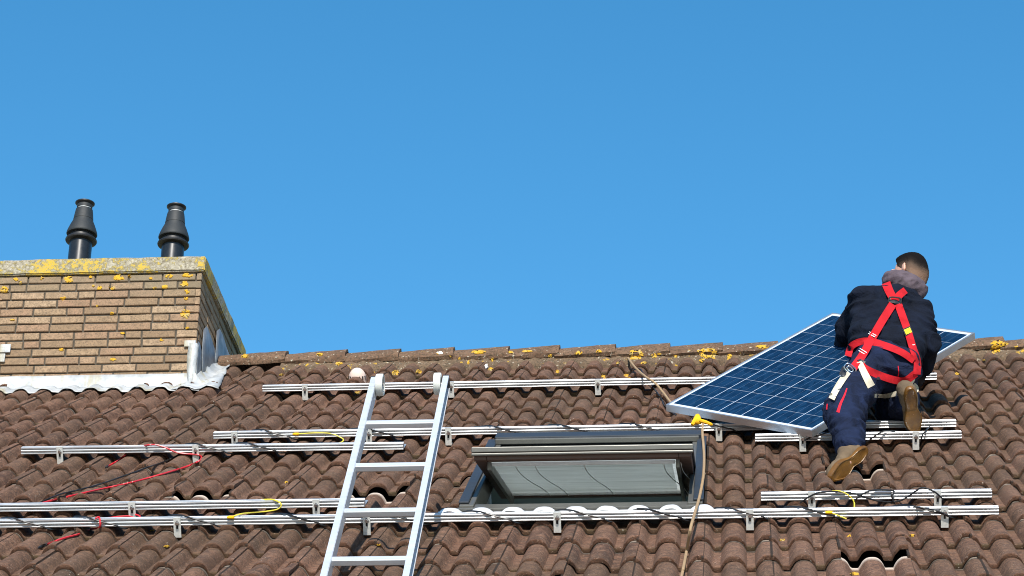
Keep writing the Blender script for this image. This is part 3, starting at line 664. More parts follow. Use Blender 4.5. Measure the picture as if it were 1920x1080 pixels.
# ------------------------------------------------------------------ the worker
def smin(a, b, k):
    h = np.clip(.5+.5*(b-a)/k, 0, 1); return b*(1-h)+a*h-k*h*(1-h)
def sdf_mesh(prims, vox, cut=()):
    """prims: ('c', a, b, ra, rb, k) tapered capsule; ('e', centre, axes 3x3 rows, radii, k) ellipsoid -> vertices, quads (surface nets)"""
    lo = np.full(3, 1e9); hi = -lo; bb = []
    for p in prims:
        if p[0] == 'c': a, b = np.array(p[1]), np.array(p[2]); r = max(p[3], p[4]); l, h = np.minimum(a, b)-r, np.maximum(a, b)+r
        else: r = max(p[3]); l, h = np.array(p[1])-r, np.array(p[1])+r
        bb.append((l, h)); lo = np.minimum(lo, l); hi = np.maximum(hi, h)
    lo -= .04; n = np.ceil((hi+.04-lo)/vox).astype(int)+1; Fd = np.full(n, .2, np.float32)
    def block(l, h, m):
        i0 = np.clip(((l-m-lo)/vox).astype(int), 0, n-1); i1 = np.clip(((h+m-lo)/vox).astype(int)+2, 1, n)
        sl = tuple(slice(a, b) for a, b in zip(i0, i1))
        g = np.meshgrid(*[(np.arange(a, b)*vox+o).astype(np.float32) for a, b, o in zip(i0, i1, lo)], indexing='ij'); return sl, np.stack(g, -1)
    def dist(p, G):
        if p[0] == 'c':
            a, b = np.array(p[1], np.float32), np.array(p[2], np.float32); ab = b-a; q = G-a
            h = np.clip((q@ab)/(ab@ab+1e-9), 0, 1); return np.linalg.norm(q-h[..., None]*ab, axis=-1)-(p[3]+(p[4]-p[3])*h)
        A = np.array(p[2], np.float32); R = np.array(p[3], np.float32); q = (G-np.array(p[1], np.float32))@A.T
        k0 = np.linalg.norm(q/R, axis=-1); k1 = np.linalg.norm(q/(R*R), axis=-1)+1e-6; return k0*(k0-1)/k1
    for p, (l, h) in zip(prims, bb):
        k = p[-1]; sl, G = block(l, h, k+.03); d = dist(p, G); Fd[sl] = smin(Fd[sl], d, k)
    for p in cut:
        if p[0] == 'plane': 
            g = np.meshgrid(*[(np.arange(m)*vox+o).astype(np.float32) for m, o in zip(n, lo)], indexing='ij')
            d = sum(gi*float(ni) for gi, ni in zip(g, p[2]))-float(np.dot(p[1], p[2])); Fd = np.maximum(Fd, d)
    I = Fd < 0; nx, ny, nz = [int(x)-1 for x in n]
    cnt = np.zeros((nx, ny, nz), np.int8)
    for dx in (0, 1):
        for dy in (0, 1):
            for dz in (0, 1): cnt += I[dx:nx+dx, dy:ny+dy, dz:nz+dz]
    act = (cnt > 0) & (cnt < 8); idx = np.argwhere(act); ID = np.full((nx, ny, nz), -1, np.int64); ID[act] = np.arange(len(idx))
    acc = np.zeros((len(idx), 3)); c = np.zeros(len(idx)); cor = [(i, j, k) for i in (0, 1) for j in (0, 1) for k in (0, 1)]
    for a in cor:
        for ax in range(3):
            if a[ax]: continue
            b = list(a); b[ax] = 1; fa = Fd[tuple((idx+a).T)]; fb = Fd[tuple((idx+b).T)]; m = (fa < 0) != (fb < 0)
            t = np.where(m, fa/(fa-fb+1e-12), 0); P = np.tile(np.array(a, float), (len(idx), 1)); P[:, ax] = t; acc[m] += P[m]; c[m] += 1
    V = lo+(idx+acc/c[:, None])*vox; Q = []
    for ax in range(3):
        o1, o2 = [(1, 2), (2, 0), (0, 1)][ax]; A = I[:nx, :ny, :nz]; sh = [slice(0, nx), slice(0, ny), slice(0, nz)]; sh[ax] = slice(1, [nx, ny, nz][ax]+1)
        B = I[tuple(sh)]; e = np.argwhere(A != B); e = e[(e[:, o1] > 0) & (e[:, o2] > 0)]; d1 = np.zeros(3, int); d1[o1] = 1; d2 = np.zeros(3, int); d2[o2] = 1
        q = np.stack([ID[tuple(x.T)] for x in (e, e-d1, e-d1-d2, e-d2)], 1); ok = (q >= 0).all(1); fl = A[tuple(e.T)]; q[~fl] = q[~fl][:, ::-1]; Q.append(q[ok])
    return V, np.concatenate(Q).tolist()
def body_obj(name, prims, vox, mat, parent, cut=(), fold=None, it=2):
    v, f = sdf_mesh(prims, vox, cut)
    o = mesh(name, v, f, mat, parent, True)
    bm = bmesh.new(); bm.from_mesh(o.data); bmesh.ops.recalc_face_normals(bm, faces=bm.faces[:])
    for _ in range(it): bmesh.ops.smooth_vert(bm, verts=bm.verts[:], factor=.5, use_axis_x=True, use_axis_y=True, use_axis_z=True)
    if fold:
        bm.normal_update()
        for v_ in bm.verts: v_.co += v_.normal*fold(v_.co)
    bm.to_mesh(o.data); bm.free(); o.data.polygons.foreach_set('use_smooth', [True]*len(o.data.polygons)); return o
J = atY
def unit(v): v = np.asarray(v, float); return v/np.linalg.norm(v)
man = thing('person', 'kneeling man in navy work clothes and red safety harness, gripping the solar panel', 'person')
man.location = J(1650, 800, -2.3); MO = np.array(man.location)
def J(x, y, Y): return atY(x, y, Y)-MO
sL, sR = J(1621, 566, -1.98), J(1722, 590, -2.0); nk = J(1688, 548, -1.93); hL, hR = J(1630, 692, -2.33), J(1687, 694, -2.36)
eL, wL = J(1592, 617, -1.76), J(1578, 645, -1.62); eR, wR = J(1736, 645, -2.08), J(1729, 690, -1.94)
kL, aL = J(1584, 772, -2.68), J(1593, 833, -3.04); kR, aR = J(1674, 774, -2.06), J(1703, 748, -2.46)
HC = J(1705, 511, -1.80)
hf = unit([-.80, .58, -.12]); hu = unit(np.array([.10, .05, 1])-hf*np.dot(hf, [.10, .05, 1])); hl = np.cross(hu, hf)
HB = [hf, hl, hu]
def hp(f, l, u): return HC+hf*f+hl*l+hu*u
HX = [hf, hl, hu]
# hands: palm, four bent fingers, thumb
def hand(w, dirn, palm, side, s=1.0):
    d = unit(dirn); pn = unit(np.asarray(palm)-d*np.dot(palm, d)); sd = unit(np.cross(pn, d))*side; P = []
    P.append(('e', w+d*.048, [d, sd, pn], (.056*s, .043*s, .019*s), .012))
    P.append(('c', w-d*.03, w+d*.02, .030*s, .030*s, .02))
    for i, (o, L) in enumerate(((-.030, .072), (-.010, .082), (.010, .078), (.030, .062))):
        a = w+d*.088+sd*o; b = a+d*L*.45+pn*.012; c = b+d*L*.30+pn*.022; e = c+d*L*.10+pn*.022
        for p, q, r in ((a-d*.02, b, .0100), (b, c, .0092), (c, e, .0083)): P.append(('c', p, q, r*s, r*s*.94, .006))
    a = w+d*.020-sd*.036; b = a+d*.032-sd*.022+pn*.012; c = b+d*.030-sd*.004+pn*.016
    P += [('c', a, b, .0135*s, .0115*s, .010), ('c', b, c, .0115*s, .0095*s, .006)]
    return P
panel_n = np.array([-.076, -.696, .715])
hdL = hand(wL+unit(wL-eL)*.02, unit(wL-eL)+np.array([-.25, .1, -.15]), -panel_n, 1)
hdR = hand(wR+unit(wR-eR)*.02, unit(wR-eR), np.array([-.6, .6, 0.]), -1)
armL = [('c', sL, eL, .048, .040, .02), ('c', eL, wL, .040, .028, .02)]; armR = [('c', sR, eR, .048, .040, .02), ('c', eR, wR, .040, .028, .02)]
head = [('e', hp(-.012, 0, .022), HX, (.096, .075, .092), .02), ('e', hp(.030, 0, -.030), HX, (.066, .058, .082), .03), ('e', hp(-.035, 0, -.02), HX, (.070, .066, .07), .03),
        ('c', hp(-.03, 0, -.06), nk+np.array([0, .0, -.04]), .056, .062, .03),
        ('c', hp(.090, 0, .012), hp(.108, 0, -.022), .010, .014, .010), ('e', hp(.094, 0, -.026), HX, (.016, .018, .010), .006),
        ('e', hp(.082, 0, -.058), HX, (.014, .026, .007), .005), ('e', hp(.082, 0, -.069), HX, (.014, .022, .007), .005), ('e', hp(.070, 0, -.095), HX, (.022, .024, .02), .012),
        ('c', hp(.084, .045, .030), hp(.090, .018, .034), .009, .009, .008), ('c', hp(.084, -.045, .030), hp(.090, -.018, .034), .009, .009, .008)]
for sd in (1, -1):
    ea = unit(hf*.94-hl*sd*.34); eb = np.cross(hu, ea)
    head += [('e', hp(-.012, sd*.079, -.012), [ea, eb, hu], (.015, .007, .028), .004), ('c', hp(-.024, sd*.086, .010), hp(-.020, sd*.085, -.028), .006, .005, .004)]
fw_ = np.array([0, .03, 0])
torso = [('c', hL+fw_, hR+fw_, .080, .080, .05), ('c', (hL+hR)/2+fw_, (sL+sR)/2+fw_, .075, .07, .05), ('c', sL, sR, .055, .055, .04), ('c', sL+fw_, hL+fw_, .05, .05, .04), ('c', sR+fw_, hR+fw_, .05, .05, .04), ('c', nk-np.array([0, 0, .02]), (sL+sR)/2+fw_, .058, .065, .04)]
legs = [('c', hL, kL, .078, .055, .03), ('c', kL, aL, .055, .038, .03), ('c', hR, kR, .078, .055, .03), ('c', kR, aR, .055, .038, .03)]
tL, qL = J(1567, 889, -3.19), J(1614, 850, -3.13); tR, qR = J(1715, 797, -2.40), J(1708, 744, -2.54)
feet = [('c', aL, (tL+qL)/2+unit(aL-qL)*.03, .036, .034, .02), ('c', aR, (tR+qR)/2+unit(aR-qR)*.03, .036, .034, .02)]
body = body_obj('body', torso+armL+armR+legs+feet+head+hdL+hdR, .0055, 'skin', man, it=1)
for sd in (1, -1):
    mb = MB(); mb.lathe([(.0, -.012), (.006, -.0104), (.0104, -.006), (.012, 0), (.0104, .006), (.006, .0104), (0, .012)], hp(.076, sd*.031, .016), hf, 12); mb.obj('eye', 'eye', body, True)
# cropped hair, faded at the sides
hair = body_obj('hair', [('e', hp(-.014, 0, .024), HX, (.100, .0795, .097), .02), ('e', hp(-.038, 0, -.02), HX, (.073, .069, .074), .03), ('c', hp(-.050, 0, -.045), hp(-.044, 0, -.095), .060, .052, .03), ('c', hp(-.036, 0, -.05), nk+np.array([0, .0, -.01]), .0625, .0665, .02), ('e', hp(.02, 0, .075), HX, (.07, .062, .044), .02)], .005, 'hair', man,
                cut=[('plane', hp(.060, 0, .055), unit(hf*.75-hu*.66)), ('plane', hp(.022, 0, -.035), unit(hf*.97-hu*.22))], fold=lambda c: .0022*noise.noise(c*160), it=1)
fa = [max(0., min(1., ((np.array(v.co)-HC)@hu+.045)/.115+.55*max(0., min(1., (-((np.array(v.co)-HC)@hf)-.062)/.045))*(.5+.5*min(1., max(0., ((np.array(v.co)-HC)@hu+.10)/.08)))-.10*noise.noise(v.co*30))) for v in hair.data.vertices]  # back of head also darkened here to paint in its shading
hair.data.attributes.new('fade_shade', 'FLOAT', 'POINT').data.foreach_set('value', fa)
# jacket
def jfold(c):
    p = Vector(c); a = noise.noise(Vector((p.x*6+p.z*4, p.y*7, p.z*15))); b = noise.noise(Vector((p.x*13-p.z*8, p.y*15, p.z*22)))
    return .018*(1-abs(a)*2.0)+.006*b+.002
wa = J(1652, 655, -2.20)
jack = [('c', sL, sR, .066, .068, .05), ('c', sL+np.array([.02, -.02, -.10]), J(1625, 652, -2.19), .096, .078, .06), ('c', sR+np.array([-.03, -.02, -.10]), J(1693, 668, -2.24), .098, .080, .06),
        ('c', J(1668, 585, -2.01), wa, .125, .100, .06), ('c', nk-np.array([0, .02, .05]), (sL+sR)/2, .075, .10, .06),
        ('c', nk-np.array([0, -.01, .04]), sL, .060, .064, .05), ('c', nk-np.array([0, -.01, .04]), sR, .060, .064, .05),
        ('c', sL, eL, .068, .058, .035), ('c', eL, wL-unit(wL-eL)*.03, .062, .042, .03), ('c', sR, eR, .072, .060, .035), ('c', eR, wR-unit(wR-eR)*.01, .066, .046, .03)]
jack += [('c', J(1636, 640, -2.17), J(1690, 660, -2.22), .112, .110, .05)]
jacket = body_obj('jacket', jack, .0075, 'jacket', man, fold=jfold)
def tfold(c):
    p = Vector(c); a = noise.noise(Vector((p.x*7, p.y*8, p.z*17))); b = noise.noise(Vector((p.x*16+p.z*9, p.y*14, p.z*26)))
    return .015*(1-abs(a)*2.2)+.008*b-.003
trou = [('c', hL+np.array([0, .0, .01]), hR+np.array([0, 0, .01]), .107, .107, .05), ('c', (hL+hR)/2, J(1655, 655, -2.19), .11, .095, .05),
        ('c', hL, kL, .112, .094, .03), ('c', kL, aL+unit(aL-kL)*.045, .100, .066, .04), ('e', kL+np.array([0, -.02, -.02]), np.eye(3), (.095, .10, .10), .04),
        ('c', hR, kR, .108, .085, .03), ('c', kR, aR-unit(aR-kR)*.02, .082, .060, .04)]
trousers = body_obj('trousers', trou, .0075, 'trousers', man, fold=tfold)
# hood lying round the neck
hd = []
c0 = J(1697, 535, -1.90); ux = unit(J(1738, 549, -1.95)-J(1652, 531, -1.95)); uy = unit(np.cross(np.cross(ux, [0, .75, .3]), ux)); uz = np.cross(ux, uy)
for i in range(14):
    a = 2*math.pi*i/14; b = 2*math.pi*(i+1)/14
    q = lambda t: c0+ux*.088*math.cos(t)+uy*.080*math.sin(t)+uz*(.010*math.sin(2*t))
    th_ = .036+.028*max(0, -math.sin(a)); hd.append(('c', q(a), q(b), th_, .036+.028*max(0, -math.sin(b)), .015))
hd += [('c', c0-ux*.07-uy*.06-uz*.025, c0+ux*.075-uy*.06-uz*.03, .040, .040, .03)]
hood = body_obj('hood', hd, .006, 'hood', man, fold=lambda c: .011*(1-2*abs(noise.noise(Vector((c.x*9+c.z*12, c.y*8, c.z*24-c.x*10)))))+.003*noise.noise(c*40)-.003)
# shoes
def shoe(toe, heel, dn, ank, name_mat, flip):
    L = unit(toe-heel); D = unit(dn-L*np.dot(dn, L)); Wd = np.cross(D, L)*flip; ln = .285
    c = (toe+heel)/2; O = c-L*ln/2
    P = lambda x, y, z: O+L*x+Wd*y-D*z             # z: away from the sole
    up = [('c', P(.045, 0, .045), P(.10, 0, .050), .042, .042, .03), ('c', P(.10, 0, .045), P(.22, .004, .030), .043, .040, .03), ('c', P(.20, .006, .026), P(.248, .006, .024), .040, .032, .02), ('c', P(.05, 0, .05), P(.052, 0, .095), .044, .043, .03), ('c', P(.052, 0, .09), ank+unit(ank-P(.052, 0, .09))*-.02, .043, .045, .02)]
    o = body_obj('shoe', up, .006, name_mat, man, cut=[('plane', P(0, 0, .004), D)], fold=lambda q: .0025*noise.noise(q*45))
    out = []
    for i in range(40):
        t = 2*math.pi*i/40; x = .1425-.1465*math.cos(t); fr = x/.285
        w = .033+.017*math.exp(-((fr-.70)/.20)**2)+.006*math.exp(-((fr-.15)/.13)**2)-.006*math.exp(-((fr-.42)/.12)**2)
        y = w*np.sign(math.sin(t))*abs(math.sin(t))**.55; out.append((x, y+.005*math.sin(fr*math.pi)))
    k = len(out); v = []; rings = [(1.0, .018), (1.03, .010), (1.02, -.004), (.985, -.012), (.90, -.0135), (.86, -.0105), (.5, -.0105)]
    for s_, z in rings:
        for x, y in out: v.append(P(.1425+(x-.1425)*s_, y*s_, z+(.006*math.exp(-((x-.115)/.03)**2) if z < -.01 else 0)))
    f = [(r*k+j, r*k+(j+1) % k, (r+1)*k+(j+1) % k, (r+1)*k+j) for r in range(len(rings)-1) for j in range(k)]+[tuple((len(rings)-1)*k+j for j in range(k)), tuple(range(k))[::-1]]
    so = mesh('sole', v, f, 'gum', o, True)
    bm = bmesh.new(); bm.from_mesh(so.data); bmesh.ops.recalc_face_normals(bm, faces=bm.faces[:]); bm.to_mesh(so.data); bm.free(); so.data.set_sharp_from_angle(angle=R_(35))
    return o
toC = unit(CAM-np.array(man.location))
shoe(tL, qL, toC*.75+XV*.62+np.array([0, 0, -.25]), aL, 'suede', 1)
shoe(tR, qR, toC*.9+XV*.22, aR, 'suede', -1)
# harness webbing, laid on the clothes
dg = bpy.context.evaluated_depsgraph_get()
def bvh_of(objs):
    v = []; f = []
    for o in objs:
        b = len(v); mw = o.matrix_world; v += [mw @ q.co for q in o.data.vertices]; f += [tuple(i+b for i in p.vertices) for p in o.data.polygons]
    return BVHTree.FromPolygons(v, f)
bpy.context.view_layer.update()
BT = bvh_of([jacket, trousers, hood]); camV = Vector(CAM)
def hitd(x, y, bt=None):
    h = (bt or BT).ray_cast(camV, Vector(ray(x, y))); return h[3]
def strap(name, px, wpx, mat, parent, lift=.006, thick=.004, bt=None, fold=True):
    pts = cat([np.array(p, float) for p in px], 7); K = 5; D = []; PX = []
    for i, p in enumerate(pts):
        t = pts[min(i+1, len(pts)-1)]-pts[max(i-1, 0)]; t /= np.linalg.norm(t); nn = np.array([-t[1], t[0]])
        w = wpx if not hasattr(wpx, '__len__') else wpx[0]+(wpx[1]-wpx[0])*i/(len(pts)-1)
        row = [p+nn*w*(j/(K-1)-.5) for j in range(K)]; PX.append(row); D.append([hitd(*q, bt) or np.nan for q in row])
    D = np.array(D, float); med = np.nanmedian(D)
    for i in range(len(D)):
        m = np.nanmin(D[i]) if not np.isnan(D[i]).all() else (np.nanmin(D[i-1]) if i else med); D[i] = np.where(np.isnan(D[i]), m+.01, D[i])
    for _ in range(3):
        E_ = np.pad(D, ((1, 1), (1, 1)), 'edge'); D = np.minimum(D, (E_[:-2, 1:-1]+E_[2:, 1:-1]+2*D)/4+.001); D = (np.pad(D, ((0, 0), (1, 1)), 'edge')[:, :-2]+2*D+np.pad(D, ((0, 0), (1, 1)), 'edge')[:, 2:])/4
    v = []; n = len(D)
    for off in (lift+thick, lift-.004):
        for i in range(n):
            for j in range(K): v.append(CAM+ray(*PX[i][j])*(D[i, j]-off)-MO)
    f = []; S = n*K
    for i in range(n-1):
        for j in range(K-1): a = i*K+j; f += [(a, a+1, a+K+1, a+K), (S+a, S+a+K, S+a+K+1, S+a+1)]
    for i in range(n-1):
        for j in (0, K-1): a = i*K+j; q = (a, a+K, S+a+K, S+a); f.append(q if j == 0 else q[::-1])
    for i in (0, n-1):
        for j in range(K-1): a = i*K+j; f.append((a, S+a, S+a+1, a+1) if i == 0 else (a, a+1, S+a+1, S+a))
    o = mesh(name, v, f, mat, parent, True); bm = bmesh.new(); bm.from_mesh(o.data); bmesh.ops.recalc_face_normals(bm, faces=bm.faces[:]); bm.to_mesh(o.data); bm.free(); o.data.set_sharp_from_angle(angle=R_(40)); return o
har = bpy.data.objects.new('harness', None); COL.objects.link(har); har.parent = man; bpy.context.view_layer.update()
strap('waist_strap', [(1590, 668), (1596, 650), (1612, 641), (1632, 640), (1660, 648), (1690, 660), (1714, 676)], 13, 'red', har, .028)
strap('seat_strap', [(1612, 680), (1622, 691), (1648, 703), (1675, 712), (1697, 714), (1717, 700)], 14, 'red', har, .016)
sb1 = strap('back_strap', [(1674, 570), (1655, 600), (1635, 634), (1617, 666), (1600, 690)], 15, 'red', har, .022)
sb2 = strap('back_strap', [(1684, 570), (1692, 592), (1702, 620), (1711, 650), (1720, 678), (1719, 702)], 14, 'red', har, .022)
strap('shoulder_strap', [(1661, 530), (1667, 545), (1676, 562)], (17, 15), 'red', har, .012)
strap('shoulder_strap', [(1698, 544), (1688, 552), (1679, 562)], (13, 15), 'red', har, .016)
strap('leg_strap', [(1611, 678), (1620, 698), (1634, 725)], (11, 15), 'cream', har, .018)
strap('leg_strap', [(1640, 742), (1665, 742), (1690, 733), (1706, 717), (1711, 709)], (7, 12), 'cream', har, .016)
strap('leg_strap', [(1713, 720), (1719, 727), (1718, 735)], 7, 'cream', har, .012)
strap('strap_end', [(1590, 697), (1578, 714), (1567, 732), (1559, 748)], 12, 'cream', har, .024)
strap('strap_keeper', [(1586, 690), (1580, 705)], 15, 'black_pl', har, .020)
for p, q in (((1606, 672), (1622, 680)), ((1650, 696), (1646, 712))): strap('webbing_loop', [p, ((p[0]+q[0])/2, (p[1]+q[1])/2), q], 5, 'black_pl', har, .020)
strap('label_patch', [(1699.5, 614), (1705, 627)], 16, 'black_pl', sb2, .030)
strap('label_patch', [(1700.5, 616), (1704.5, 625)], 12, 'yellow_l', sb2, .035)
for (x0, y0), (x1, y1) in (((1630, 622), (1643, 629)), ((1628, 625), (1641, 632)), ((1612, 653), (1625, 661)), ((1610, 657), (1623, 665))): strap('stitching', [(x0, y0), ((x0+x1)/2, (y0+y1)/2), (x1, y1)], 1.3, 'white', sb1, .029, .002)
for (x0, y0), (x1, y1) in (((1704, 648), (1716, 646)), ((1705, 652), (1717, 650))): strap('stitching', [(x0, y0), ((x0+x1)/2, (y0+y1)/2), (x1, y1)], 1.3, 'white', sb2, .029, .002)
strap('pocket_piping', [(1684, 686), (1685, 700), (1682, 712)], 1.6, 'piping', trousers, .003, .003)
strap('thigh_piping', [(1588, 728), (1583, 742), (1576, 757), (1571, 773)], (2.2, 6), 'piping', trousers, .003, .003)
strap('knee_piping', [(1551, 757), (1550, 768)], 2.2, 'piping', trousers, .003, .003)
# buckle and dorsal ring
def ring(name, px, r, mat, parent, lift, w=None):
    h = hitd(*px); P = CAM+ray(*px)*(h-lift)-MO; vx = unit(CRn@np.array([1, 0, 0])); vy = unit(CRn@np.array([0, 1, 0])); mb = MB()
    a_ = math.atan2(w[1], w[0]) if w else 0; ex = vx*math.cos(a_)+vy*math.sin(a_); ey = -vx*math.sin(a_)+vy*math.cos(a_)
    pts = [P+ex*rx*math.cos(t)*abs(math.cos(t))**-.35+ey*ry*math.sin(t)*abs(math.sin(t))**-.35 for t in [.0001+2*math.pi*i/24 for i in range(25)] for rx, ry in [r]]
    mb.tube(pts, .0042, 6); return mb.obj(name, mat, parent, True)
strap('dorsal_plate', [(1666, 561), (1678, 563), (1690, 565)], 11, 'black_pl', har, .022)
strap('dorsal_band', [(1670, 560), (1678, 560), (1686, 562)], 6, 'red', har, .028)
ring('dorsal_ring', (1678, 564), (.036, .020), 'black_pl', har, .036, (1, -.1))
ring('buckle', (1594, 692), (.034, .020), 'bolt', har, .034, (.75, -.62)); ring('buckle', (1594, 692), (.018, .010), 'bolt', har, .034, (.75, -.62))
# gloves and cuffs
gl = body_obj('glove', [(p[0], *p[1:3], *( (p[3]+.003, p[4]+.003, p[5]) if p[0] == 'c' else (tuple(r+.003 for r in p[3]), p[4]))) for p in hdL], .005, 'glove', man, it=1)
cu = wL-unit(wL-eL)*.035; body_obj('glove_cuff', [('c', cu, wL+unit(wL-eL)*.045, .043, .041, .01)], .005, 'red', gl, it=1)
body_obj('glove', [(p[0], *p[1:3], *( (p[3]+.003, p[4]+.003, p[5]) if p[0] == 'c' else (tuple(r+.003 for r in p[3]), p[4]))) for p in hdR], .005, 'glove', man, it=1)
# ------------------------------------------------------------------ cables, rope, lichen
def onroof(x, y, dn=.006):
    u, s, n = at(x, y, -.01)
    for _ in range(6): u, s, n = at(x, y, tile_n(u, s)+dn)
    return W(u, s, n)
def cable(name, label, cat_, pts, r, mat, group=None, n=6):
    P = cat(pts, 7); o0 = P[0]; mb = MB(); mb.tube([p-o0 for p in P], r, n); o = mb.obj(name, mat, None, True); o.location = o0; return tag(o, label, cat_, group)
def wraps(s, u_list, w=.16, skew=0.0, um=0):
    """a cable winding round a rail: over its top, slanting down its front, back beneath it"""
    P = []
    for u in u_list:
        z = s+skew*(u-um)
        P += [W(u-.10, z+.085, RN0+.030), W(u-.04, z+.030, RN0+.044), W(u, z-.001, RN0+.043), W(u+w*.35, z-.009, RN0+.026), W(u+w*.75, z-.009, RN0+.010), W(u+w, z+.004, RN0-.010), W(u+w+.07, z+.06, RN0-.014), W(u+w+.13, z+.088, RN0+.0)]
    return P
def cu(x, y): return at(x, y, RN0+.03)[0]
def lay(px, dn=.005):
    Q = cat([np.array(p, float) for p in px], 6); U = []
    for x, y in Q:
        u, s_, n = at(x, y, -.01)
        for _ in range(5): u, s_, n = at(x, y, tile_n(u, s_)+dn)
        U.append((x, y, n+.004))
    h = np.array([q[2] for q in U])
    for _ in range(12): h[1:-1] = np.maximum(h[1:-1], (h[:-2]+h[2:])/2-.002)
    return [W(*at(x, y, n)) for (x, y, _), n in zip(U, h)]
f6 = RS['edge']
G = 'black cables on the roof'
cable('cable', 'thin black cable wound along the longest lowest rail', 'cable', wraps(RS['lowest'], [cu(x, 985) for x in (24, 160, 341, 535, 722, 900, 1076, 1222, 1380, 1515, 1729)]), .0042, 'c_black', G)
cable('cable', 'thin black cable wound along the rail above the roof window', 'cable', wraps(RS['above'], [cu(x, 812) for x in (500, 690, 926, 1055, 1192, 1330)]), .0042, 'c_black', G)
cable('cable', 'thin black cable slanting twice over the short left rail', 'cable', wraps(RS['left'], [cu(x, 846) for x in (367, 463)], .16, -.02, .3), .0042, 'c_black', G)
def overrail(x, y, s, n): u = at(x, y, n)[0]; return W(u, s, n)
def front(x, y, s):       # a point lying against the front of the rail at s
    d = ray(x, y); t = ((s-.008)-CAM@SV)/(d@SV); return CAM+d*t
f5 = RS['tangled']
cable('cable', 'looping black cable hung in arcs on the short lower right rail', 'cable', [front(1500, 943, f5), front(1520, 930, f5-.01), front(1540, 923, f5-.01), front(1575, 922, f5), front(1602, 926, f5-.01), front(1640, 938, f5-.01), front(1668, 941, f5-.01), front(1690, 938, f5-.01), front(1710, 926, f5-.01), front(1728, 915, f5-.02), front(1750, 921, f5-.03), front(1769, 936, f5-.02)], .0042, 'c_black', G)
cable('cable', 'black cable crossing the loops and hanging below the short lower right rail', 'cable', [front(1602, 938, f5-.02), front(1620, 925, f5-.02), front(1640, 919, f5), front(1675, 920, f5), front(1672, 927, f5-.02), front(1675, 940, f5-.02), front(1684, 950, f5-.03), front(1720, 951, RS['lowest']), front(1755, 957, RS['lowest']-.01), front(1780, 967, RS['lowest']-.01)], .0042, 'c_black', G)
f4 = RS['foot']
cable('cable', 'short black cable over the rail beside the panel corner', 'cable', [front(1508, 826, f4-.012), front(1525, 818, f4-.012), front(1545, 813, f4-.012), front(1560, 808, f4+.02)], .0042, 'c_black', G)
cable('cable', 'black cable lying over the rail between the worker\'s shoes', 'cable', [front(1625, 829, f4-.008), front(1640, 818, f4-.012), front(1655, 809, f4-.006), front(1672, 808, f4+.03), front(1690, 810, f4+.06)], .0042, 'c_black', G)
cable('cable', 'black cable dropping over the rail right of the worker\'s sole', 'cable', [front(1725, 828, f4-.008), front(1730, 815, f4-.012), front(1738, 805, f4+.04), onroof(1745, 797)], .0042, 'c_black', G)
cable('cable', 'black cable lying slantwise on the tiles below the red one', 'cable', lay([(338, 851), (310, 865), (275, 877), (245, 888), (190, 907), (150, 918), (115, 926), (85, 938), (62, 948)]), .0042, 'c_black', G)
f3 = RS['left']+.004
cable('cable', 'black cable curling on the tiles left of the solar panel', 'cable', lay([(1172, 668), (1180, 685), (1186, 693), (1200, 692), (1207, 702), (1225, 726), (1240, 748), (1245, 760), (1254, 770), (1268, 778)]), .0042, 'c_black', G)
cable('cable', 'black cable beneath the front edge of the solar panel', 'cable', lay([(1262, 776), (1275, 771), (1288, 774), (1299, 784), (1310, 790)]), .0042, 'c_black', G)
GR = 'red cables on the roof'
cable('cable', 'long red cable running down the tiles from the short left rail', 'cable', [onroof(262, 838), front(275, 835, f3-.002), front(292, 834, f3-.004), front(312, 840, f3-.006), front(330, 848, f3-.004), front(350, 851, f3), front(372, 853, f3-.008), front(378, 858, f3-.02), *lay([(374, 864), (352, 874), (300, 890), (240, 906), (180, 919), (120, 933), (84, 942), (60, 950)])], .0050, 'c_red', GR)
o = cable('cable', 'short red cable end with a black tip sticking out under the short left rail', 'cable', lay([(236, 852), (222, 863), (203, 874)]), .0050, 'c_red', GR)
def plug(pts, parent, r=.0075):
    mb = MB(); o0 = np.array(parent.location); P = [p-o0 for p in pts]; mb.tube(P, [r*.8]+[r]*(len(P)-2)+[r*.6], 8); return mb.obj('plug', 'pot_dark', parent, True)
plug(lay([(204, 873), (201, 875), (198, 877)], .007)[::4], o)
o = cable('cable', 'red cable looping behind the left hook and ending in a black plug', 'cable', [W(*at(252, 964, -.01)), front(262, 968, f6-.02), front(258, 973, f6-.03), front(240, 968, f6-.03), front(205, 971, f6-.10), front(180, 974, RS['lowest']+.02), W(cu(176, 985), RS['lowest']+.005, RN0+.045), W(cu(172, 990), RS['lowest']-.006, RN0), *lay([(170, 992), (150, 1001), (120, 1009), (90, 1020)])], .0050, 'c_red', GR)
plug(lay([(91, 1019), (84, 1022), (78, 1025), (70, 1028)], .008)[::6], o)
GY = 'yellow earthing cables on the rails'
def lug(parent, p):
    mb = MB(); q = np.array(p)-np.array(parent.location); mb.tube([q-XV*.022, q-XV*.01, q+XV*.012], [.005, .0085, .008], 8); mb.obj('lug', 'y_cloth', parent, True)
fr2 = RS['above']
o = cable('cable', 'yellow earth cable curving round the hook beside the ladder', 'cable', [front(556, 814, fr2-.004), front(590, 812, fr2-.010), front(620, 813, fr2-.02), front(638, 820, fr2-.03), front(644, 825, fr2-.05), front(638, 830, fr2-.1), front(620, 832, fr2-.25)], .0036, 'c_yellow', GY); lug(o, front(556, 814, fr2-.006))
o = cable('cable', 'yellow earth cable arched over the left rail end near the ladder', 'cable', [front(432, 970, RS['lowest']), front(455, 963, RS['lowest']+.06), front(490, 960, f6-.03), front(520, 955, f6-.012), front(527, 945, f6-.006), front(512, 937, f6+.01), front(490, 937, f6+.05)], .0036, 'c_yellow', GY); lug(o, front(434, 970, RS['lowest']))
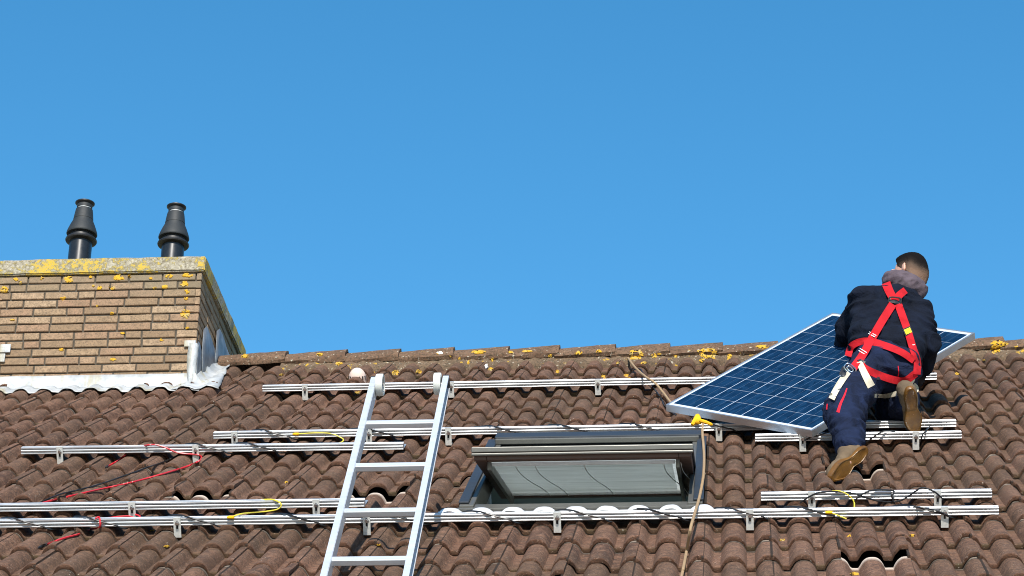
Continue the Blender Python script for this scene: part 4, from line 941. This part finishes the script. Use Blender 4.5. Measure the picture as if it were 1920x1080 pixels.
o = cable('cable', 'yellow earth cable hanging from the short lower right rail', 'cable', [front(1560, 921, f5+.02), front(1575, 921, f5-.004), front(1590, 928, f5-.010), front(1601, 940, f5-.012), front(1602, 952, f5-.05)], .0036, 'c_yellow', GY)
o = cable('cable', 'short yellow earth cable slanting across the lowest rail', 'cable', [front(1552, 960, RS['lowest']-.003), front(1562, 963, RS['lowest']-.004), front(1575, 968, RS['lowest']-.004), front(1587, 973, RS['lowest']-.004)], .0036, 'c_yellow', GY); lug(o, front(1556, 961, RS['lowest']-.005))
cable('cable', 'short yellow cable behind the worker\'s left calf', 'cable', [onroof(1608, 812), onroof(1614, 805), onroof(1617, 798)], .0050, 'c_yellow', GY)
# rope
P = [W(*at(1318, 790, .08)), W(*at(1317, 812, .085)), W(*at(1320, 850, .09)), W(*at(1319, 890, .09)), W(*at(1312, 930, .06)), W(*at(1302, 965, .095)), W(*at(1295, 990, .085)), *lay([(1288, 1030), (1282, 1062), (1276, 1090), (1268, 1130)], .012)]
cable('rope', 'brown rope hanging down beside the right edge of the roof window', 'rope', P, .0072, 'rope', 'brown ropes on the roof', 8)
P = [onroof(1170, 656, .02), onroof(1176, 668, .03), onroof(1190, 688, .04), W(*at(1210, 706, .085)), W(*at(1228, 718, .075)), W(*at(1245, 738, .03)), W(*at(1258, 755, .02)), W(*at(1275, 770, .01))]
cable('rope', 'brown rope from the ridge going under the left corner of the solar panel', 'rope', P, .0070, 'rope', 'brown ropes on the roof', 8)
mb = MB(); o0 = W(*at(1308, 790, .07))
for d, e in ((-8, 12), (-4, 11), (1, 10), (5, 11)): mb.tube(cat([W(*at(1308, 778, .10))-o0, W(*at(1308+d*.5, 786, .10))-o0, W(*at(1306+d, 780+e*1.4, .075))-o0], 5), [.006]+[.012]*9+[.010], 7)
mb.tube(cat([W(*at(1312, 788, .10))-o0, W(*at(1325, 792, .09))-o0, W(*at(1336, 797, .075))-o0], 5), [.010]*6+[.009]*4+[.004], 7)
o = mb.obj('lashing_strap', 'y_cloth', None, True); o.location = o0; tag(o, 'bright yellow strap knotted round the rail below the panel edge', 'strap')
# lichen on roof and chimney: crusts a few millimetres thick following what they grow on
bpy.context.view_layer.update()
BR = bvh_of([roof, bed]+ridge_o); BC = bvh_of([brick_o, cap_o])
lv = []; lf = []
def lichen(x, y, rx, ry, bt, ringed=False, seed=0):
    global lv, lf
    m, K = 40, 7; b = len(lv); rows = []; ok = True
    for k in range(K):
        for j in range(m):
            a = 2*math.pi*j/m; q = (1+.30*noise.noise(Vector((math.cos(a)*1.3+seed, math.sin(a)*1.3, seed*.7)))+.26*noise.noise(Vector((math.cos(a)*4, math.sin(a)*4+seed, 3)))+.22*noise.noise(Vector((math.cos(a)*9, math.sin(a)*9+seed, 7))))
            t = (k+.02)/(K-1) if not ringed else .45+.55*k/(K-1)
            px_, py_ = x+rx*q*t*math.cos(a), y+ry*q*t*math.sin(a); d = Vector(ray(px_, py_)); h = bt.ray_cast(camV, d)
            if h[0] is None: rows.append(None); continue
            nn = h[1] if h[1].dot(d) < 0 else -h[1]; e = (.0055 if k < K-1 else -.002)+.003*noise.noise(h[0]*130)
            rows.append(h[0]+nn*e)
    idx = {}
    for i, p in enumerate(rows):
        if p is not None: idx[i] = len(lv); lv.append(tuple(p))
    for k in range(K-1):
        for j in range(m):
            q = [k*m+j, k*m+(j+1) % m, (k+1)*m+(j+1) % m, (k+1)*m+j]
            if all(i in idx for i in q) and not (k > 0 and noise.noise(Vector(lv[idx[q[0]]])*75+Vector((0, 0, seed))) > .22):
                P = [np.array(lv[idx[i]]) for i in q]
                if max(np.linalg.norm(P[0]-P[i]) for i in (1, 2, 3)) < .06: lf.append(tuple(idx[i] for i in q))
LR = [(600, 665, 7, 2.2), (898, 661, 14, 3.2), (958, 661, 5, 2), (988, 659, 10, 2), (1084, 662, 8, 4), (1123, 659, 6, 3), (1226, 667, 6, 4), (922, 674, 4, 4), (1031, 668, 4, 4), (920, 692, 6, 3), (1045, 697, 4, 2.4), (1131, 706, 4.5, 1.6), (1134, 710, 3, 1), (1174, 704, 5, 3), (1182, 709, 5, 1.5), (527, 703, 4, 2.2), (636, 682, 7, 4), (742, 699, 7, 5), (785, 697, 6, 4), (671, 737, 7, 3), (1429, 651, 12, 3.4), (1368, 668, 5, 4), (1873, 645, 18, 6), (1866, 656, 9, 8), (1266, 668, 4, 3), (1236, 664, 4, 2.5), (1316, 676, 5, 4), (312, 1025, 5, 2.6), (285, 995, 5, 1.3), (1710, 1005, 6, 1.6), (1592, 1005.5, 4, 1.2), (1602, 1076, 9, 2.6), (1466, 1013, 6, 1.3), (710, 1021, 3.5, 1.7), (822, 663, 3, 2), (845, 668, 2.5, 2.5), (862, 672, 3, 2.5), (878, 680, 2.2, 3), (460, 668, 8, 3), (1846, 676, 3, 1.5), (537, 905, 3, 1.5), (1795, 701, 4, 2), (1742, 705, 4, 1.5), (1193, 671, 10, 3.5), (1207, 681, 5, 2.5), (1700, 760, 5, 2), (1158, 681, 3, 2)]
for i, p in enumerate(LR): lichen(*p, BR, seed=i*1.7)
lichen(1327, 663, 19, 10, BR, True, 77.3); lichen(1192, 664, 14, 8, BR, True, 12.3)
o = mesh('lichen_crust', lv, lf, 'lichen', house, True); o['kind'] = 'stuff'
lv = []; lf = []
for i, p in enumerate([(129, 524, 9, 7), (9, 543, 7.5, 6.5), (222, 521, 10, 6), (118, 559, 5.5, 4.5), (347, 589, 9, 8.5), (351, 547, 5, 4.5), (349, 560, 4.5, 3), (210, 588, 4, 3), (210, 540, 5.5, 4), (187, 540, 5, 3.5), (317, 518, 8, 4), (352, 516, 10, 5), (309, 538, 7, 3.5), (346, 533, 8, 5), (30, 524, 5, 3), (38, 530, 4, 3), (78, 522, 4.5, 3), (170, 520, 3.5, 3), (175, 536, 3, 2), (243, 518, 4, 4), (350, 615, 5, 2), (230, 625, 5, 2), (303, 638, 4, 2), (115, 656, 5, 2.5), (212, 674, 6, 3), (23, 600, 5, 1.5), (182, 574, 2.5, 2), (283, 522, 3, 2.5), (290, 540, 4, 2)]): lichen(*p, BC, seed=i*2.3+100)
o = mesh('lichen_crust', lv, lf, 'lichen', chim, True); o['kind'] = 'stuff'
# a white splash of bird lime on one ridge tile and the tile below
lv = []; lf = []
for i, p in enumerate([(825, 662, 6, 2.6), (912, 687, 3, 4.5)]): lichen(*p, BR, seed=i+300.5)
o = mesh('bird_lime', lv, lf, 'white', house, True); o['kind'] = 'stuff'
